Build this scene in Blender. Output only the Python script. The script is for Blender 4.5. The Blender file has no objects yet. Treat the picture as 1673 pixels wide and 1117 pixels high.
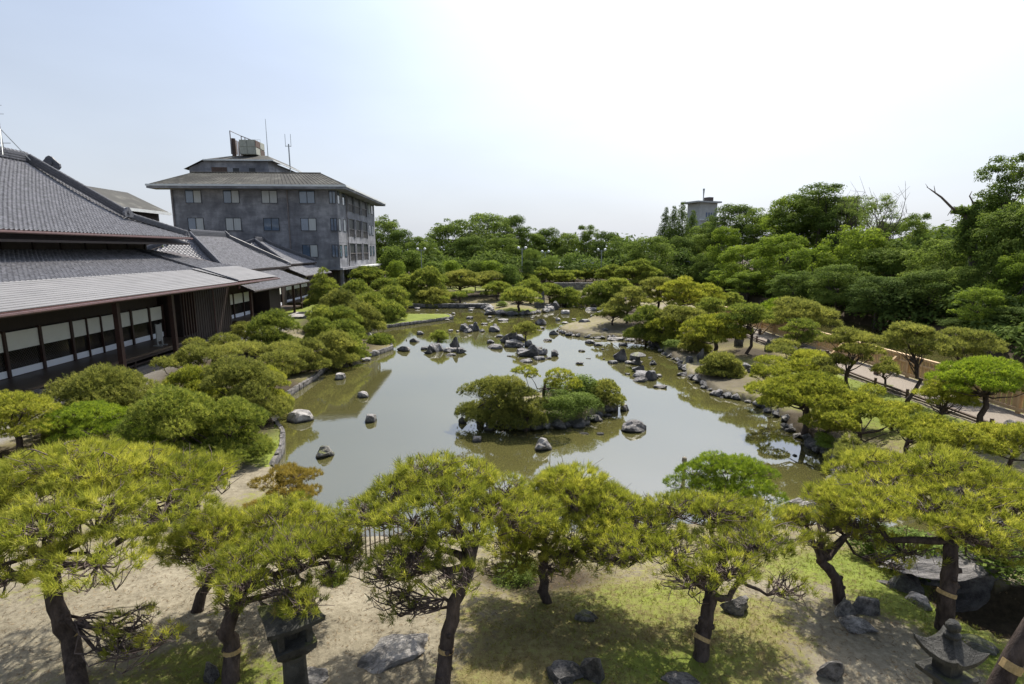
import bpy, bmesh, math, random
import numpy as np
from mathutils import Vector, Matrix

# ------------------------------------------------------------------ camera, world, sun
S = bpy.context.scene
COL = S.collection
F_PX, CX, CY = 880.0, 836.5, 558.5
PITCH = math.radians(9.67)
CAM_H = 7.0
cam = bpy.data.cameras.new('camera')
cam.sensor_width = 36.0
cam.lens = 36.0 * F_PX / 1673.0
cam.clip_start = 0.1
cam.clip_end = 3000
camo = bpy.data.objects.new('camera', cam)
COL.objects.link(camo)
camo.location = (0, 0, CAM_H)
camo.rotation_euler = (math.radians(90) - PITCH, 0, 0)
S.camera = camo

SUN_EL, SUN_AZ = math.radians(54), math.radians(24)     # azimuth measured from +Y towards +X
W = bpy.data.worlds.new('World')
S.world = W
W.use_nodes = True
wn, wl = W.node_tree.nodes, W.node_tree.links
wn.clear()
sd_ = (math.sin(SUN_AZ) * math.cos(SUN_EL), math.cos(SUN_AZ) * math.cos(SUN_EL), math.sin(SUN_EL))
sky = wn.new('ShaderNodeTexSky')
sky.sky_type = 'NISHITA'
sky.sun_disc = False
sky.sun_elevation = SUN_EL
sky.sun_rotation = SUN_AZ
sky.altitude = 0
sky.air_density = 1.0
sky.dust_density = 2.2
sky.ozone_density = 1.5
bg = wn.new('ShaderNodeBackground')
bg.inputs['Strength'].default_value = 0.128
wo = wn.new('ShaderNodeOutputWorld')
# summer haze: the clear-sky colours are veiled by a pale even haze, thickest at the horizon
wtc = wn.new('ShaderNodeTexCoord'); wsp = wn.new('ShaderNodeSeparateXYZ'); wl.new(wtc.outputs['Generated'], wsp.inputs[0])
wmr = wn.new('ShaderNodeMapRange'); wl.new(wsp.outputs['Z'], wmr.inputs['Value'])
wmr.inputs['From Min'].default_value = 0.0; wmr.inputs['From Max'].default_value = 0.50
wmr.inputs['To Min'].default_value = 0.92; wmr.inputs['To Max'].default_value = 0.22
wmx = wn.new('ShaderNodeMix'); wmx.data_type = 'RGBA'
wl.new(wmr.outputs[0], wmx.inputs['Factor']); wl.new(sky.outputs[0], wmx.inputs['A']); wmx.inputs['B'].default_value = (4.2, 4.45, 4.95, 1)
# forward scattering: the haze is brighter towards the sun
wsd = wn.new('ShaderNodeVectorMath'); wsd.operation = 'DOT_PRODUCT'; wl.new(wtc.outputs['Generated'], wsd.inputs[0]); wsd.inputs[1].default_value = tuple(sd_)
wcl = wn.new('ShaderNodeMath'); wcl.operation = 'MAXIMUM'; wl.new(wsd.outputs['Value'], wcl.inputs[0]); wcl.inputs[1].default_value = 0.0
wpw = wn.new('ShaderNodeMath'); wpw.operation = 'POWER'; wl.new(wcl.outputs[0], wpw.inputs[0]); wpw.inputs[1].default_value = 5.0
wma = wn.new('ShaderNodeMath'); wma.operation = 'MULTIPLY_ADD'; wl.new(wpw.outputs[0], wma.inputs[0]); wma.inputs[1].default_value = 1.35; wma.inputs[2].default_value = 0.90
wsc = wn.new('ShaderNodeVectorMath'); wsc.operation = 'SCALE'; wl.new(wmx.outputs['Result'], wsc.inputs[0]); wl.new(wma.outputs[0], wsc.inputs['Scale'])
# faint unevenness of the haze
wno = wn.new('ShaderNodeTexNoise'); wno.inputs['Scale'].default_value = 2.2; wno.inputs['Detail'].default_value = 5.0
wmp = wn.new('ShaderNodeMapping'); wmp.inputs['Scale'].default_value = (1, 1, 3.0); wl.new(wtc.outputs['Generated'], wmp.inputs[0]); wl.new(wmp.outputs[0], wno.inputs['Vector'])
wm2 = wn.new('ShaderNodeMapRange'); wl.new(wno.outputs['Fac'], wm2.inputs['Value']); wm2.inputs['From Min'].default_value = .35; wm2.inputs['From Max'].default_value = .7
wm2.inputs['To Min'].default_value = .97; wm2.inputs['To Max'].default_value = 1.06
ws2 = wn.new('ShaderNodeVectorMath'); ws2.operation = 'SCALE'; wl.new(wsc.outputs[0], ws2.inputs[0]); wl.new(wm2.outputs[0], ws2.inputs['Scale'])
wl.new(ws2.outputs[0], bg.inputs[0])
wl.new(bg.outputs[0], wo.inputs[0])
sl = bpy.data.lights.new('sun', 'SUN')
sl.energy = 5.0
sl.angle = math.radians(0.6)
sl.color = (1.0, 0.94, 0.84)
so = bpy.data.objects.new('sun', sl)
COL.objects.link(so)
sd = Vector((math.sin(SUN_AZ) * math.cos(SUN_EL), math.cos(SUN_AZ) * math.cos(SUN_EL), math.sin(SUN_EL)))
so.rotation_euler = sd.to_track_quat('Z', 'Y').to_euler()
so.location = (20, 40, 60)
S.view_settings.view_transform = 'Standard'
S.view_settings.look = 'None'
S.view_settings.gamma = 1
S.view_settings.exposure = 0.5
S.view_settings.use_curve_mapping = False

R = np.random.default_rng(7)
rnd = random.Random(11)

# ------------------------------------------------------------------ photo ray helpers (used to survey positions)
cs, sn = math.cos(PITCH), math.sin(PITCH)
def ray(px, py):
    u, v = px - CX, py - CY
    return u, F_PX * cs - v * sn, -(F_PX * sn + v * cs)
def atz(px, py, z):
    u, f, d = ray(px, py)
    t = (z - CAM_H) / d
    return Vector((u * t, f * t, z))
def atY(px, py, Y):
    u, f, d = ray(px, py)
    t = Y / f
    return Vector((u * t, Y, CAM_H + d * t))
def pxm(Y):                       # photo pixels per metre at forward distance Y
    return F_PX / Y

# ------------------------------------------------------------------ materials
def mat(name):
    m = bpy.data.materials.new(name)
    m.use_nodes = True
    n = m.node_tree.nodes
    return m, n, m.node_tree.links, n['Principled BSDF']
def N(n, t, **k):
    x = n.new(t)
    for a, b in k.items():
        if a in x.inputs:
            x.inputs[a].default_value = b
        else:
            setattr(x, a, b)
    return x
def ramp(n, stops):
    r = n.new('ShaderNodeValToRGB')
    e = r.color_ramp.elements
    e[0].position, e[0].color = stops[0][0], (*stops[0][1], 1)
    e[1].position, e[1].color = stops[-1][0], (*stops[-1][1], 1)
    for p, c in stops[1:-1]:
        q = e.new(p); q.color = (*c, 1)
    return r
def simple(name, col, rough=0.7, var=0.25, scale=3.0, bump=0.0, metal=0.0, stretch=None, spec=0.5, col2=None, bscale=None):
    m, n, l, b = mat(name)
    tc = n.new('ShaderNodeTexCoord'); mp = n.new('ShaderNodeMapping')
    l.new(tc.outputs['Object'], mp.inputs[0])
    if stretch: mp.inputs['Scale'].default_value = stretch
    no = N(n, 'ShaderNodeTexNoise', Scale=scale, Detail=6.0, Roughness=0.65)
    l.new(mp.outputs[0], no.inputs['Vector'])
    c2 = col2 if col2 else tuple(min(1, c * (1 + var)) for c in col)
    c1 = tuple(c * (1 - var) for c in col)
    r = ramp(n, [(0.3, c1), (0.7, c2)])
    l.new(no.outputs['Fac'], r.inputs[0])
    l.new(r.outputs[0], b.inputs['Base Color'])
    b.inputs['Roughness'].default_value = rough
    b.inputs['Metallic'].default_value = metal
    b.inputs['Specular IOR Level'].default_value = spec
    if bump:
        n2 = N(n, 'ShaderNodeTexNoise', Scale=bscale or scale * 6, Detail=5.0, Roughness=0.7)
        l.new(mp.outputs[0], n2.inputs['Vector'])
        bp = N(n, 'ShaderNodeBump', Strength=bump, Distance=0.03)
        l.new(n2.outputs['Fac'], bp.inputs['Height'])
        l.new(bp.outputs[0], b.inputs['Normal'])
    return m

def foliage(name, dark, mid, light, trans=0.45, rough=0.62, spec=0.12):
    m, n, l, b = mat(name)
    at = n.new('ShaderNodeAttribute'); at.attribute_name = 'tint'
    oi = n.new('ShaderNodeObjectInfo')
    ad = N(n, 'ShaderNodeMath', operation='MULTIPLY_ADD')
    l.new(oi.outputs['Random'], ad.inputs[0]); ad.inputs[1].default_value = 0.22; l.new(at.outputs['Fac'], ad.inputs[2])
    sb = N(n, 'ShaderNodeMath', operation='SUBTRACT'); l.new(ad.outputs[0], sb.inputs[0]); sb.inputs[1].default_value = 0.11
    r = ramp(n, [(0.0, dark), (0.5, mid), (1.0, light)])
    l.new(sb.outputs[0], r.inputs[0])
    l.new(r.outputs[0], b.inputs['Base Color'])
    b.inputs['Roughness'].default_value = rough
    b.inputs['Specular IOR Level'].default_value = spec
    tr = n.new('ShaderNodeBsdfTranslucent')
    hs = N(n, 'ShaderNodeHueSaturation', Saturation=1.1, Value=1.35)
    l.new(r.outputs[0], hs.inputs['Color']); l.new(hs.outputs[0], tr.inputs[0])
    mx = n.new('ShaderNodeMixShader'); mx.inputs[0].default_value = trans
    l.new(b.outputs[0], mx.inputs[1]); l.new(tr.outputs[0], mx.inputs[2])
    l.new(mx.outputs[0], n['Material Output'].inputs[0])
    return m

M = {}
M['needle'] = foliage('pine_needles', (.075, .095, .020), (.245, .268, .046), (.48, .465, .095))
M['needle_green'] = foliage('pine_needles_fresh', (.070, .115, .018), (.18, .245, .036), (.33, .39, .06))
M['needle_far'] = foliage('pine_needles_far', (.052, .078, .020), (.168, .205, .044), (.37, .385, .088))
M['needle_gold'] = foliage('pine_needles_gold', (.065, .080, .024), (.190, .205, .052), (.35, .345, .09))
M['needle_orange'] = foliage('pine_needles_orange', (.14, .11, .03), (.25, .20, .05), (.37, .28, .08))
M['leaf'] = foliage('leaves_evergreen', (.048, .080, .020), (.130, .180, .040), (.245, .30, .068), trans=.35, rough=.8, spec=.05)
M['leaf_bright'] = foliage('leaves_bright', (.065, .105, .022), (.165, .225, .038), (.30, .36, .062), trans=.4, rough=.8, spec=.05)
M['leaf_pale'] = foliage('leaves_pale', (.07, .11, .03), (.15, .20, .05), (.26, .31, .08), trans=.4, rough=.8, spec=.05)
M['leaf_dark'] = foliage('leaves_dark', (.034, .058, .018), (.088, .128, .032), (.165, .215, .05), trans=.3, rough=.85, spec=.04)
M['bark'] = simple('pine_bark', (.050, .036, .030), .9, .5, 9, 1.0, stretch=(1, 1, .35), spec=.2, col2=(.13, .10, .085))
M['twig'] = simple('pine_twigs', (.085, .06, .052), .8, .4, 12, .3, spec=.3, col2=(.17, .13, .115))
M['straw'] = simple('straw_band', (.38, .27, .12), .9, .3, 30)
M['treebark'] = simple('tree_bark', (.06, .05, .04), .9, .4, 6)

def rock_mat(name, dark, light, moss=0.0):
    m, n, l, b = mat(name)
    tc = n.new('ShaderNodeTexCoord'); ge = n.new('ShaderNodeNewGeometry'); oi = n.new('ShaderNodeObjectInfo')
    va = n.new('ShaderNodeVectorMath'); va.operation = 'ADD'
    l.new(tc.outputs['Object'], va.inputs[0])
    cb = n.new('ShaderNodeCombineXYZ'); mu = N(n, 'ShaderNodeMath', operation='MULTIPLY'); mu.inputs[1].default_value = 37
    l.new(oi.outputs['Random'], mu.inputs[0]); l.new(mu.outputs[0], cb.inputs[0]); l.new(cb.outputs[0], va.inputs[1])
    n1 = N(n, 'ShaderNodeTexNoise', Scale=6.5, Detail=9.0, Roughness=.78)
    n2 = N(n, 'ShaderNodeTexNoise', Scale=1.6, Detail=4.0, Roughness=.6)
    l.new(va.outputs[0], n1.inputs['Vector']); l.new(va.outputs[0], n2.inputs['Vector'])
    r = ramp(n, [(.42, dark), (.51, tuple((a + c) / 2 for a, c in zip(dark, light))), (.60, light)])
    mxf = N(n, 'ShaderNodeMath', operation='ADD'); h = N(n, 'ShaderNodeMath', operation='MULTIPLY'); h.inputs[1].default_value = .5
    h2 = N(n, 'ShaderNodeMath', operation='MULTIPLY'); h2.inputs[1].default_value = .5
    l.new(n1.outputs['Fac'], h.inputs[0]); l.new(n2.outputs['Fac'], h2.inputs[0])
    l.new(h.outputs[0], mxf.inputs[0]); l.new(h2.outputs[0], mxf.inputs[1])
    l.new(mxf.outputs[0], r.inputs[0])
    col = r.outputs[0]
    # wet, algae-darkened foot just above the water
    sx = n.new('ShaderNodeSeparateXYZ'); l.new(ge.outputs['Position'], sx.inputs[0])
    mr = N(n, 'ShaderNodeMapRange'); mr.inputs['From Min'].default_value = .03; mr.inputs['From Max'].default_value = .13
    l.new(sx.outputs['Z'], mr.inputs['Value'])
    mi = n.new('ShaderNodeMix'); mi.data_type = 'RGBA'
    l.new(mr.outputs[0], mi.inputs['Factor']); mi.inputs['A'].default_value = (.016, .015, .012, 1); l.new(col, mi.inputs['B'])
    col = mi.outputs['Result']
    if moss:
        sy = n.new('ShaderNodeSeparateXYZ'); l.new(ge.outputs['Normal'], sy.inputs[0])
        m2 = N(n, 'ShaderNodeMath', operation='MULTIPLY'); l.new(sy.outputs['Z'], m2.inputs[0]); l.new(n2.outputs['Fac'], m2.inputs[1])
        m3 = N(n, 'ShaderNodeMapRange'); m3.inputs['From Min'].default_value = .55 - moss * .3; m3.inputs['From Max'].default_value = .62 - moss * .3
        l.new(m2.outputs[0], m3.inputs['Value'])
        mm = n.new('ShaderNodeMix'); mm.data_type = 'RGBA'
        l.new(m3.outputs[0], mm.inputs['Factor']); l.new(col, mm.inputs['A']); mm.inputs['B'].default_value = (.11, .12, .03, 1)
        col = mm.outputs['Result']
    l.new(col, b.inputs['Base Color'])
    b.inputs['Roughness'].default_value = .5
    bp = N(n, 'ShaderNodeBump', Strength=1.0, Distance=.09); l.new(n1.outputs['Fac'], bp.inputs['Height']); l.new(bp.outputs[0], b.inputs['Normal'])
    return m
M['rock'] = rock_mat('garden_rock', (.035, .033, .032), (.30, .28, .26))
M['rock_dark'] = rock_mat('dark_rock', (.018, .018, .019), (.17, .165, .16))
M['rock_pale'] = rock_mat('pale_rock', (.08, .075, .07), (.47, .445, .41))
M['rock_moss'] = rock_mat('mossy_rock', (.05, .05, .04), (.33, .31, .27), moss=.6)
M['lantern'] = rock_mat('lantern_stone', (.018, .018, .015), (.085, .083, .07), moss=.2)

M['tile'] = simple('smoked_roof_tile', (.19, .19, .20), .62, .5, 5, .12, spec=.35)
M['tile_edge'] = simple('ridge_tile', (.075, .078, .09), .5, .4, 8, .3)
M['copper'] = simple('weathered_metal_roofing', (.17, .168, .168), .55, .14, 1.5, .1, metal=.0, stretch=(1, .3, 1))
M['fascia'] = simple('russet_gutter', (.075, .035, .03), .45, .3, 4)
M['wood'] = simple('dark_timber', (.020, .011, .009), .6, .4, 6, .2, stretch=(1, 1, .3))
M['wood_red'] = simple('red_brown_post', (.040, .018, .014), .5, .3, 6)
M['floor'] = simple('veranda_boards', (.055, .038, .026), .45, .35, 5, .15, stretch=(1, .2, 1))
M['paper'] = simple('white_paper', (.70, .72, .66), .8, .06, 2)
M['paper_low'] = simple('white_skirting_panel', (.80, .82, .86), .7, .04, 2)
M['darkglass'] = simple('dark_lattice_glass', (.018, .019, .016), .12, .4, 4, spec=.8)
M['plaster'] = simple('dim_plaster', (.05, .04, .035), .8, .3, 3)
def concrete(name, a, b_, c):
    m, n, l, b = mat(name)
    tc = n.new('ShaderNodeTexCoord'); mp = n.new('ShaderNodeMapping'); l.new(tc.outputs['Object'], mp.inputs[0])
    mp.inputs['Scale'].default_value = (1, 1, .55)
    n1 = N(n, 'ShaderNodeTexNoise', Scale=.55, Detail=9.0, Roughness=.7); l.new(mp.outputs[0], n1.inputs['Vector'])
    mp2 = n.new('ShaderNodeMapping'); l.new(tc.outputs['Object'], mp2.inputs[0]); mp2.inputs['Scale'].default_value = (.35, .35, 1.1)
    n2 = N(n, 'ShaderNodeTexNoise', Scale=1.3, Detail=5.0, Roughness=.6); l.new(mp2.outputs[0], n2.inputs['Vector'])
    mx = N(n, 'ShaderNodeMath', operation='MULTIPLY_ADD'); l.new(n2.outputs['Fac'], mx.inputs[0]); mx.inputs[1].default_value = .35
    ml = N(n, 'ShaderNodeMath', operation='MULTIPLY'); l.new(n1.outputs['Fac'], ml.inputs[0]); ml.inputs[1].default_value = .65
    l.new(ml.outputs[0], mx.inputs[2])
    r = ramp(n, [(.36, a), (.5, b_), (.62, c)]); l.new(mx.outputs[0], r.inputs[0]); l.new(r.outputs[0], b.inputs['Base Color'])
    b.inputs['Roughness'].default_value = .85
    bp = N(n, 'ShaderNodeBump', Strength=.25, Distance=.05); l.new(n1.outputs['Fac'], bp.inputs['Height']); l.new(bp.outputs[0], b.inputs['Normal'])
    return m
M['concrete'] = concrete('weathered_concrete', (.095, .098, .112), (.175, .18, .20), (.30, .305, .325))
M['hotel_roof'] = concrete('stained_roof_sheet', (.012, .012, .010), (.028, .028, .022), (.085, .085, .072))
M['white'] = simple('white_trim', (.55, .57, .56), .5, .1, 2)
M['winglass'] = simple('window_glass', (.10, .14, .20), .08, .25, .5, spec=1.0)
M['curtain'] = simple('drawn_curtain', (.42, .44, .44), .7, .12, 3, stretch=(6, 6, .3))
M['frame_dark'] = simple('dark_window_frame', (.02, .022, .024), .5, .2, 3)
M['rust'] = simple('rusty_panel', (.085, .055, .042), .8, .4, 6)
M['galv'] = simple('galvanised_metal', (.30, .32, .32), .5, .25, 4, metal=.3)
M['tank'] = simple('cream_tank_panel', (.30, .31, .26), .7, .2, 3)
M['pipe'] = simple('drain_pipe', (.16, .14, .14), .6, .2, 3)
M['cedar'] = simple('new_cedar_boards', (.50, .34, .17), .65, .22, 6, .15, stretch=(1, 1, .3))
M['cedar_old'] = simple('brown_stake_wood', (.10, .065, .045), .8, .3, 8, .2)
M['bamboo'] = simple('weathered_bamboo', (.19, .16, .11), .6, .35, 8)
M['globe'] = simple('lamp_globe', (.75, .76, .74), .3, .05, 3)
M['ivory'] = simple('pale_concrete', (.38, .39, .38), .8, .12, 1)
M['bluewall'] = simple('blue_cladding', (.10, .14, .22), .6, .2, 1)
M['stonewall'] = rock_mat('dry_stone_wall', (.05, .05, .045), (.24, .23, .21))

def water_mat():
    m, n, l, b = mat('murky_pond_water')
    tc = n.new('ShaderNodeTexCoord')
    n1 = N(n, 'ShaderNodeTexNoise', Scale=.08, Detail=3.0); l.new(tc.outputs['Object'], n1.inputs['Vector'])
    r = ramp(n, [(.3, (.054, .052, .018)), (.7, (.086, .080, .028))]); l.new(n1.outputs['Fac'], r.inputs[0])
    l.new(r.outputs[0], b.inputs['Base Color'])
    b.inputs['Roughness'].default_value = .03
    b.inputs['IOR'].default_value = 2.5
    b.inputs['Specular IOR Level'].default_value = .5
    mp = n.new('ShaderNodeMapping'); l.new(tc.outputs['Object'], mp.inputs[0]); mp.inputs['Scale'].default_value = (1, .6, 1)
    n2 = N(n, 'ShaderNodeTexNoise', Scale=5.0, Detail=3.0, Roughness=.5); l.new(mp.outputs[0], n2.inputs['Vector'])
    bp = N(n, 'ShaderNodeBump', Strength=.035, Distance=.02); l.new(n2.outputs['Fac'], bp.inputs['Height']); l.new(bp.outputs[0], b.inputs['Normal'])
    return m
M['water'] = water_mat()

# ------------------------------------------------------------------ mesh helpers
class MB:
    def __init__(s): s.v, s.f = [], []
    def box(s, x0, x1, y0, y1, z0, z1):
        i = len(s.v)
        s.v += [(x0, y0, z0), (x1, y0, z0), (x1, y1, z0), (x0, y1, z0), (x0, y0, z1), (x1, y0, z1), (x1, y1, z1), (x0, y1, z1)]
        s.f += [(i, i+3, i+2, i+1), (i+4, i+5, i+6, i+7), (i, i+1, i+5, i+4), (i+1, i+2, i+6, i+5), (i+2, i+3, i+7, i+6), (i+3, i, i+4, i+7)]
        return s
    def poly(s, pts, thick=None):
        i = len(s.v); n = len(pts)
        s.v += [tuple(p) for p in pts]; s.f.append(tuple(range(i, i + n)))
        if thick is not None:
            t = Vector(thick)
            s.v += [tuple(Vector(p) + t) for p in pts]
            s.f.append(tuple(range(i + 2 * n - 1, i + n - 1, -1)))
            for k in range(n):
                a, b = i + k, i + (k + 1) % n
                s.f.append((b, a, a + n, b + n))
        return s
    def tube(s, pts, rad, sides=8, cap=True):
        pts = [Vector(p) for p in pts]
        if not hasattr(rad, '__len__'): rad = [rad] * len(pts)
        base = len(s.v); prev = None
        for k, p in enumerate(pts):
            d = (pts[min(k + 1, len(pts) - 1)] - pts[max(k - 1, 0)])
            if d.length < 1e-6: d = Vector((0, 0, 1))
            d.normalize()
            a = d.orthogonal().normalized() if prev is None else (prev - d * prev.dot(d)).normalized()
            prev = a; b = d.cross(a)
            for q in range(sides):
                t = 2 * math.pi * q / sides
                s.v.append(tuple(p + (a * math.cos(t) + b * math.sin(t)) * rad[k]))
        for k in range(len(pts) - 1):
            for q in range(sides):
                a = base + k * sides + q; b = base + k * sides + (q + 1) % sides
                s.f.append((a, b, b + sides, a + sides))
        if cap:
            s.f.append(tuple(base + q for q in range(sides))[::-1])
            s.f.append(tuple(base + (len(pts) - 1) * sides + q for q in range(sides)))
        return s
    def lathe(s, prof, sides=12, c=(0, 0), rot=0.0):
        base = len(s.v)
        for r_, z in prof:
            for q in range(sides):
                t = 2 * math.pi * q / sides + rot
                s.v.append((c[0] + r_ * math.cos(t), c[1] + r_ * math.sin(t), z))
        for k in range(len(prof) - 1):
            for q in range(sides):
                a = base + k * sides + q; b = base + k * sides + (q + 1) % sides
                s.f.append((a, b, b + sides, a + sides))
        s.f.append(tuple(base + q for q in range(sides))[::-1])
        s.f.append(tuple(base + (len(prof) - 1) * sides + q for q in range(sides)))
        return s
    def mesh(s, name, m, smooth=False):
        me = bpy.data.meshes.new(name); me.from_pydata(s.v, [], s.f); me.update()
        if smooth: me.polygons.foreach_set('use_smooth', [True] * len(me.polygons))
        me.materials.append(m); return me
    def build(s, name, m, parent=None, smooth=False):
        return link(name, s.mesh(name, m, smooth), parent)
def link(name, data, parent=None, loc=None, rz=None, scale=None):
    o = bpy.data.objects.new(name, data); COL.objects.link(o)
    if parent: o.parent = parent
    if loc is not None: o.location = loc
    if rz is not None: o.rotation_euler = (0, 0, rz) if not hasattr(rz, '__len__') else rz
    if scale is not None: o.scale = scale if hasattr(scale, '__len__') else (scale,) * 3
    return o
def tag(o, label=None, cat=None, group=None, kind=None):
    if label: o['label'] = label
    if cat: o['category'] = cat
    if group: o['group'] = group
    if kind: o['kind'] = kind
    return o
def empty(name, loc=(0, 0, 0), rz=0.0, label=None, cat=None, group=None, kind=None):
    return tag(link(name, None, None, loc, rz), label, cat, group, kind)
TRI = [0]
def np_mesh(name, V, nper, m, tint=None, smooth=False):
    V = np.ascontiguousarray(V, dtype=np.float32).reshape(-1, 3)
    n = len(V); me = bpy.data.meshes.new(name)
    me.vertices.add(n); me.vertices.foreach_set('co', V.ravel())
    me.loops.add(n); me.loops.foreach_set('vertex_index', np.arange(n, dtype=np.int32))
    me.polygons.add(n // nper)
    me.polygons.foreach_set('loop_start', np.arange(0, n, nper, dtype=np.int32))
    me.polygons.foreach_set('loop_total', np.full(n // nper, nper, dtype=np.int32))
    if tint is not None:
        a = me.attributes.new('tint', 'FLOAT', 'POINT'); a.data.foreach_set('value', np.ascontiguousarray(tint, dtype=np.float32))
    me.update(); me.materials.append(m)
    TRI[0] += (n // nper) * (nper - 2)
    return me
def grid_mesh(name, V, nu, nv, m, smooth=True):
    """V shape (nv,nu,3)"""
    idx = np.arange(nu * nv).reshape(nv, nu)
    q = np.stack([idx[:-1, :-1], idx[:-1, 1:], idx[1:, 1:], idx[1:, :-1]], -1).reshape(-1, 4).astype(np.int32)
    me = bpy.data.meshes.new(name)
    me.vertices.add(nu * nv); me.vertices.foreach_set('co', np.ascontiguousarray(V, dtype=np.float32).ravel())
    me.loops.add(q.size); me.loops.foreach_set('vertex_index', q.ravel())
    me.polygons.add(len(q)); me.polygons.foreach_set('loop_start', np.arange(0, q.size, 4, dtype=np.int32))
    me.polygons.foreach_set('loop_total', np.full(len(q), 4, dtype=np.int32))
    if smooth: me.polygons.foreach_set('use_smooth', np.ones(len(q), dtype=bool))
    me.update(); me.materials.append(m); TRI[0] += len(q) * 2
    return me
def unit(a): return a / (np.linalg.norm(a, axis=-1, keepdims=True) + 1e-9)

# ------------------------------------------------------------------ terrain
POND_PX = [(445, 768), (461, 741), (463, 714), (441, 684), (470, 649), (490, 636), (513, 621), (538, 601), (570, 591), (615, 580.5),
           (641, 571), (638, 565.5), (612, 562), (580, 560), (565, 554), (590, 545), (615, 538), (678, 529.5), (738, 521.5), (735, 517.5), (690, 516.5), (640, 516),
           (632, 508), (655, 499.5), (720, 498.5), (789, 499.5), (799, 506), (806, 513), (830, 514.5), (862, 513.5), (893, 509), (900, 500), (940, 497.5), (975, 500),
           (998, 505), (975, 516), (955, 527), (925, 533), (911, 540), (930, 547.5), (965, 552.5), (1005, 553), (1049, 557.5), (1078, 569), (1089, 580), (1112, 591),
           (1124, 615), (1141, 624), (1175, 646), (1233, 659), (1278, 682), (1301, 707), (1322, 718), (1342, 741), (1362, 756), (1372, 797), (1420, 822), (1520, 838), (1640, 860),
           (1700, 885), (1640, 905), (1560, 895), (1480, 880), (1340, 868), (1100, 872), (960, 884), (800, 888), (640, 893), (560, 885), (505, 845), (468, 800)]
POND = np.array([tuple(atz(x, y, 0))[:2] for x, y in POND_PX])
MOAT = np.array([(20.1, -15), (33.0, -15), (32.6, 33), (34, 47), (33.5, 58), (32, 81), (30.5, 96), (27.5, 96), (22.5, 78), (20.1, 55)])
ISLE = np.array([tuple(atz(x, y, 0))[:2] for x, y in [(782, 672), (800, 692), (850, 700), (905, 702), (960, 690), (1000, 674), (1008, 662), (985, 652), (930, 648), (860, 650), (800, 656)]])
def sdf(P, poly):
    """signed distance, positive inside"""
    P = np.asarray(P, float); out = np.full(len(P), 1e9); ins = np.zeros(len(P), bool)
    for k in range(len(poly)):
        a, b = poly[k], poly[(k + 1) % len(poly)]
        ab = b - a; t = np.clip(((P - a) @ ab) / (ab @ ab), 0, 1)
        out = np.minimum(out, np.linalg.norm(P - a - t[:, None] * ab, axis=1))
        c = ((a[1] > P[:, 1]) != (b[1] > P[:, 1]))
        with np.errstate(divide='ignore', invalid='ignore'):
            xx = (b[0] - a[0]) * (P[:, 1] - a[1]) / (b[1] - a[1] + 1e-12) + a[0]
        ins ^= c & (P[:, 0] < xx)
    return np.where(ins, out, -out)
def sm(x, a, b):
    t = np.clip((x - a) / (b - a), 0, 1); return t * t * (3 - 2 * t)
HOLLOW = tuple(atz(1665, 1045, .1))[:2]
def heights(P):
    P = np.asarray(P, float); X, Y = P[:, 0], P[:, 1]
    dp = -sdf(P, POND); dm = -sdf(P, MOAT); di = sdf(P, ISLE)
    z = -0.6 + 0.92 * sm(dp, -.25, .12)
    up = .45 * sm(dp, 0, 5.0)
    up += .28 * sm(11.5 - Y, 0, 4) * sm(dp, .2, 3) * (X < 7)
    up += .5 * sm(Y, 80, 120)
    wob = .05 * np.sin(X * 1.3 + np.sin(Y * .9)) * np.sin(Y * 1.1 + .4 * X) * sm(dp, .4, 2)
    z = z + up * (dp > 0) + wob
    z2 = -0.8 + 1.6 * sm(dm, -.6, .15)
    z = np.where(dm < .8, np.minimum(z, z2), z)
    z = np.where(X > 31, z2 + 1.2 * sm(dm, 0, 8), z)
    z = np.maximum(z, -0.6 + 0.98 * sm(di, -.15, .35))
    hc = HOLLOW; e = np.hypot((X - hc[0]) / 1.35, (Y - hc[1]) / 1.0)
    z = np.where(e < 1.25, np.minimum(z, .05 + .9 * sm(e, .75, 1.25)), z)
    return z
def gz(x, y): return float(heights(np.array([[x, y]]))[0])
def gnd(px, py):
    z = .7
    for _ in range(8):
        p = atz(px, py, z); z = .5 * z + .5 * max(gz(p.x, p.y), 0)
    p = atz(px, py, z); p.z = gz(p.x, p.y); return p
def axis(a, b, fine0, fine1, h, g=1.07):
    L = list(np.arange(fine0, fine1, h)); s = h; x = fine0
    while x > a: s *= g; x -= s; L.insert(0, x)
    s = h; x = L[-1]
    while x < b: s *= g; x += s; L.append(x)
    return np.array(L)
gx = axis(-900, 900, -21, 21, .19, 1.10); gy = axis(-60, 1500, 4, 36, .19, 1.025)
gy = gy[:]
GX, GY = np.meshgrid(gx, gy)
PP = np.stack([GX.ravel(), GY.ravel()], 1)
near = (np.abs(PP[:, 0]) < 90) & (PP[:, 1] < 160)
ZZ = np.full(len(PP), 1.6)
ZZ[near] = heights(PP[near])
rough = (R.random(len(PP)) - .5) * .03 * (ZZ > .3) * near
GZ = (ZZ + rough).reshape(GX.shape)

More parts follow.
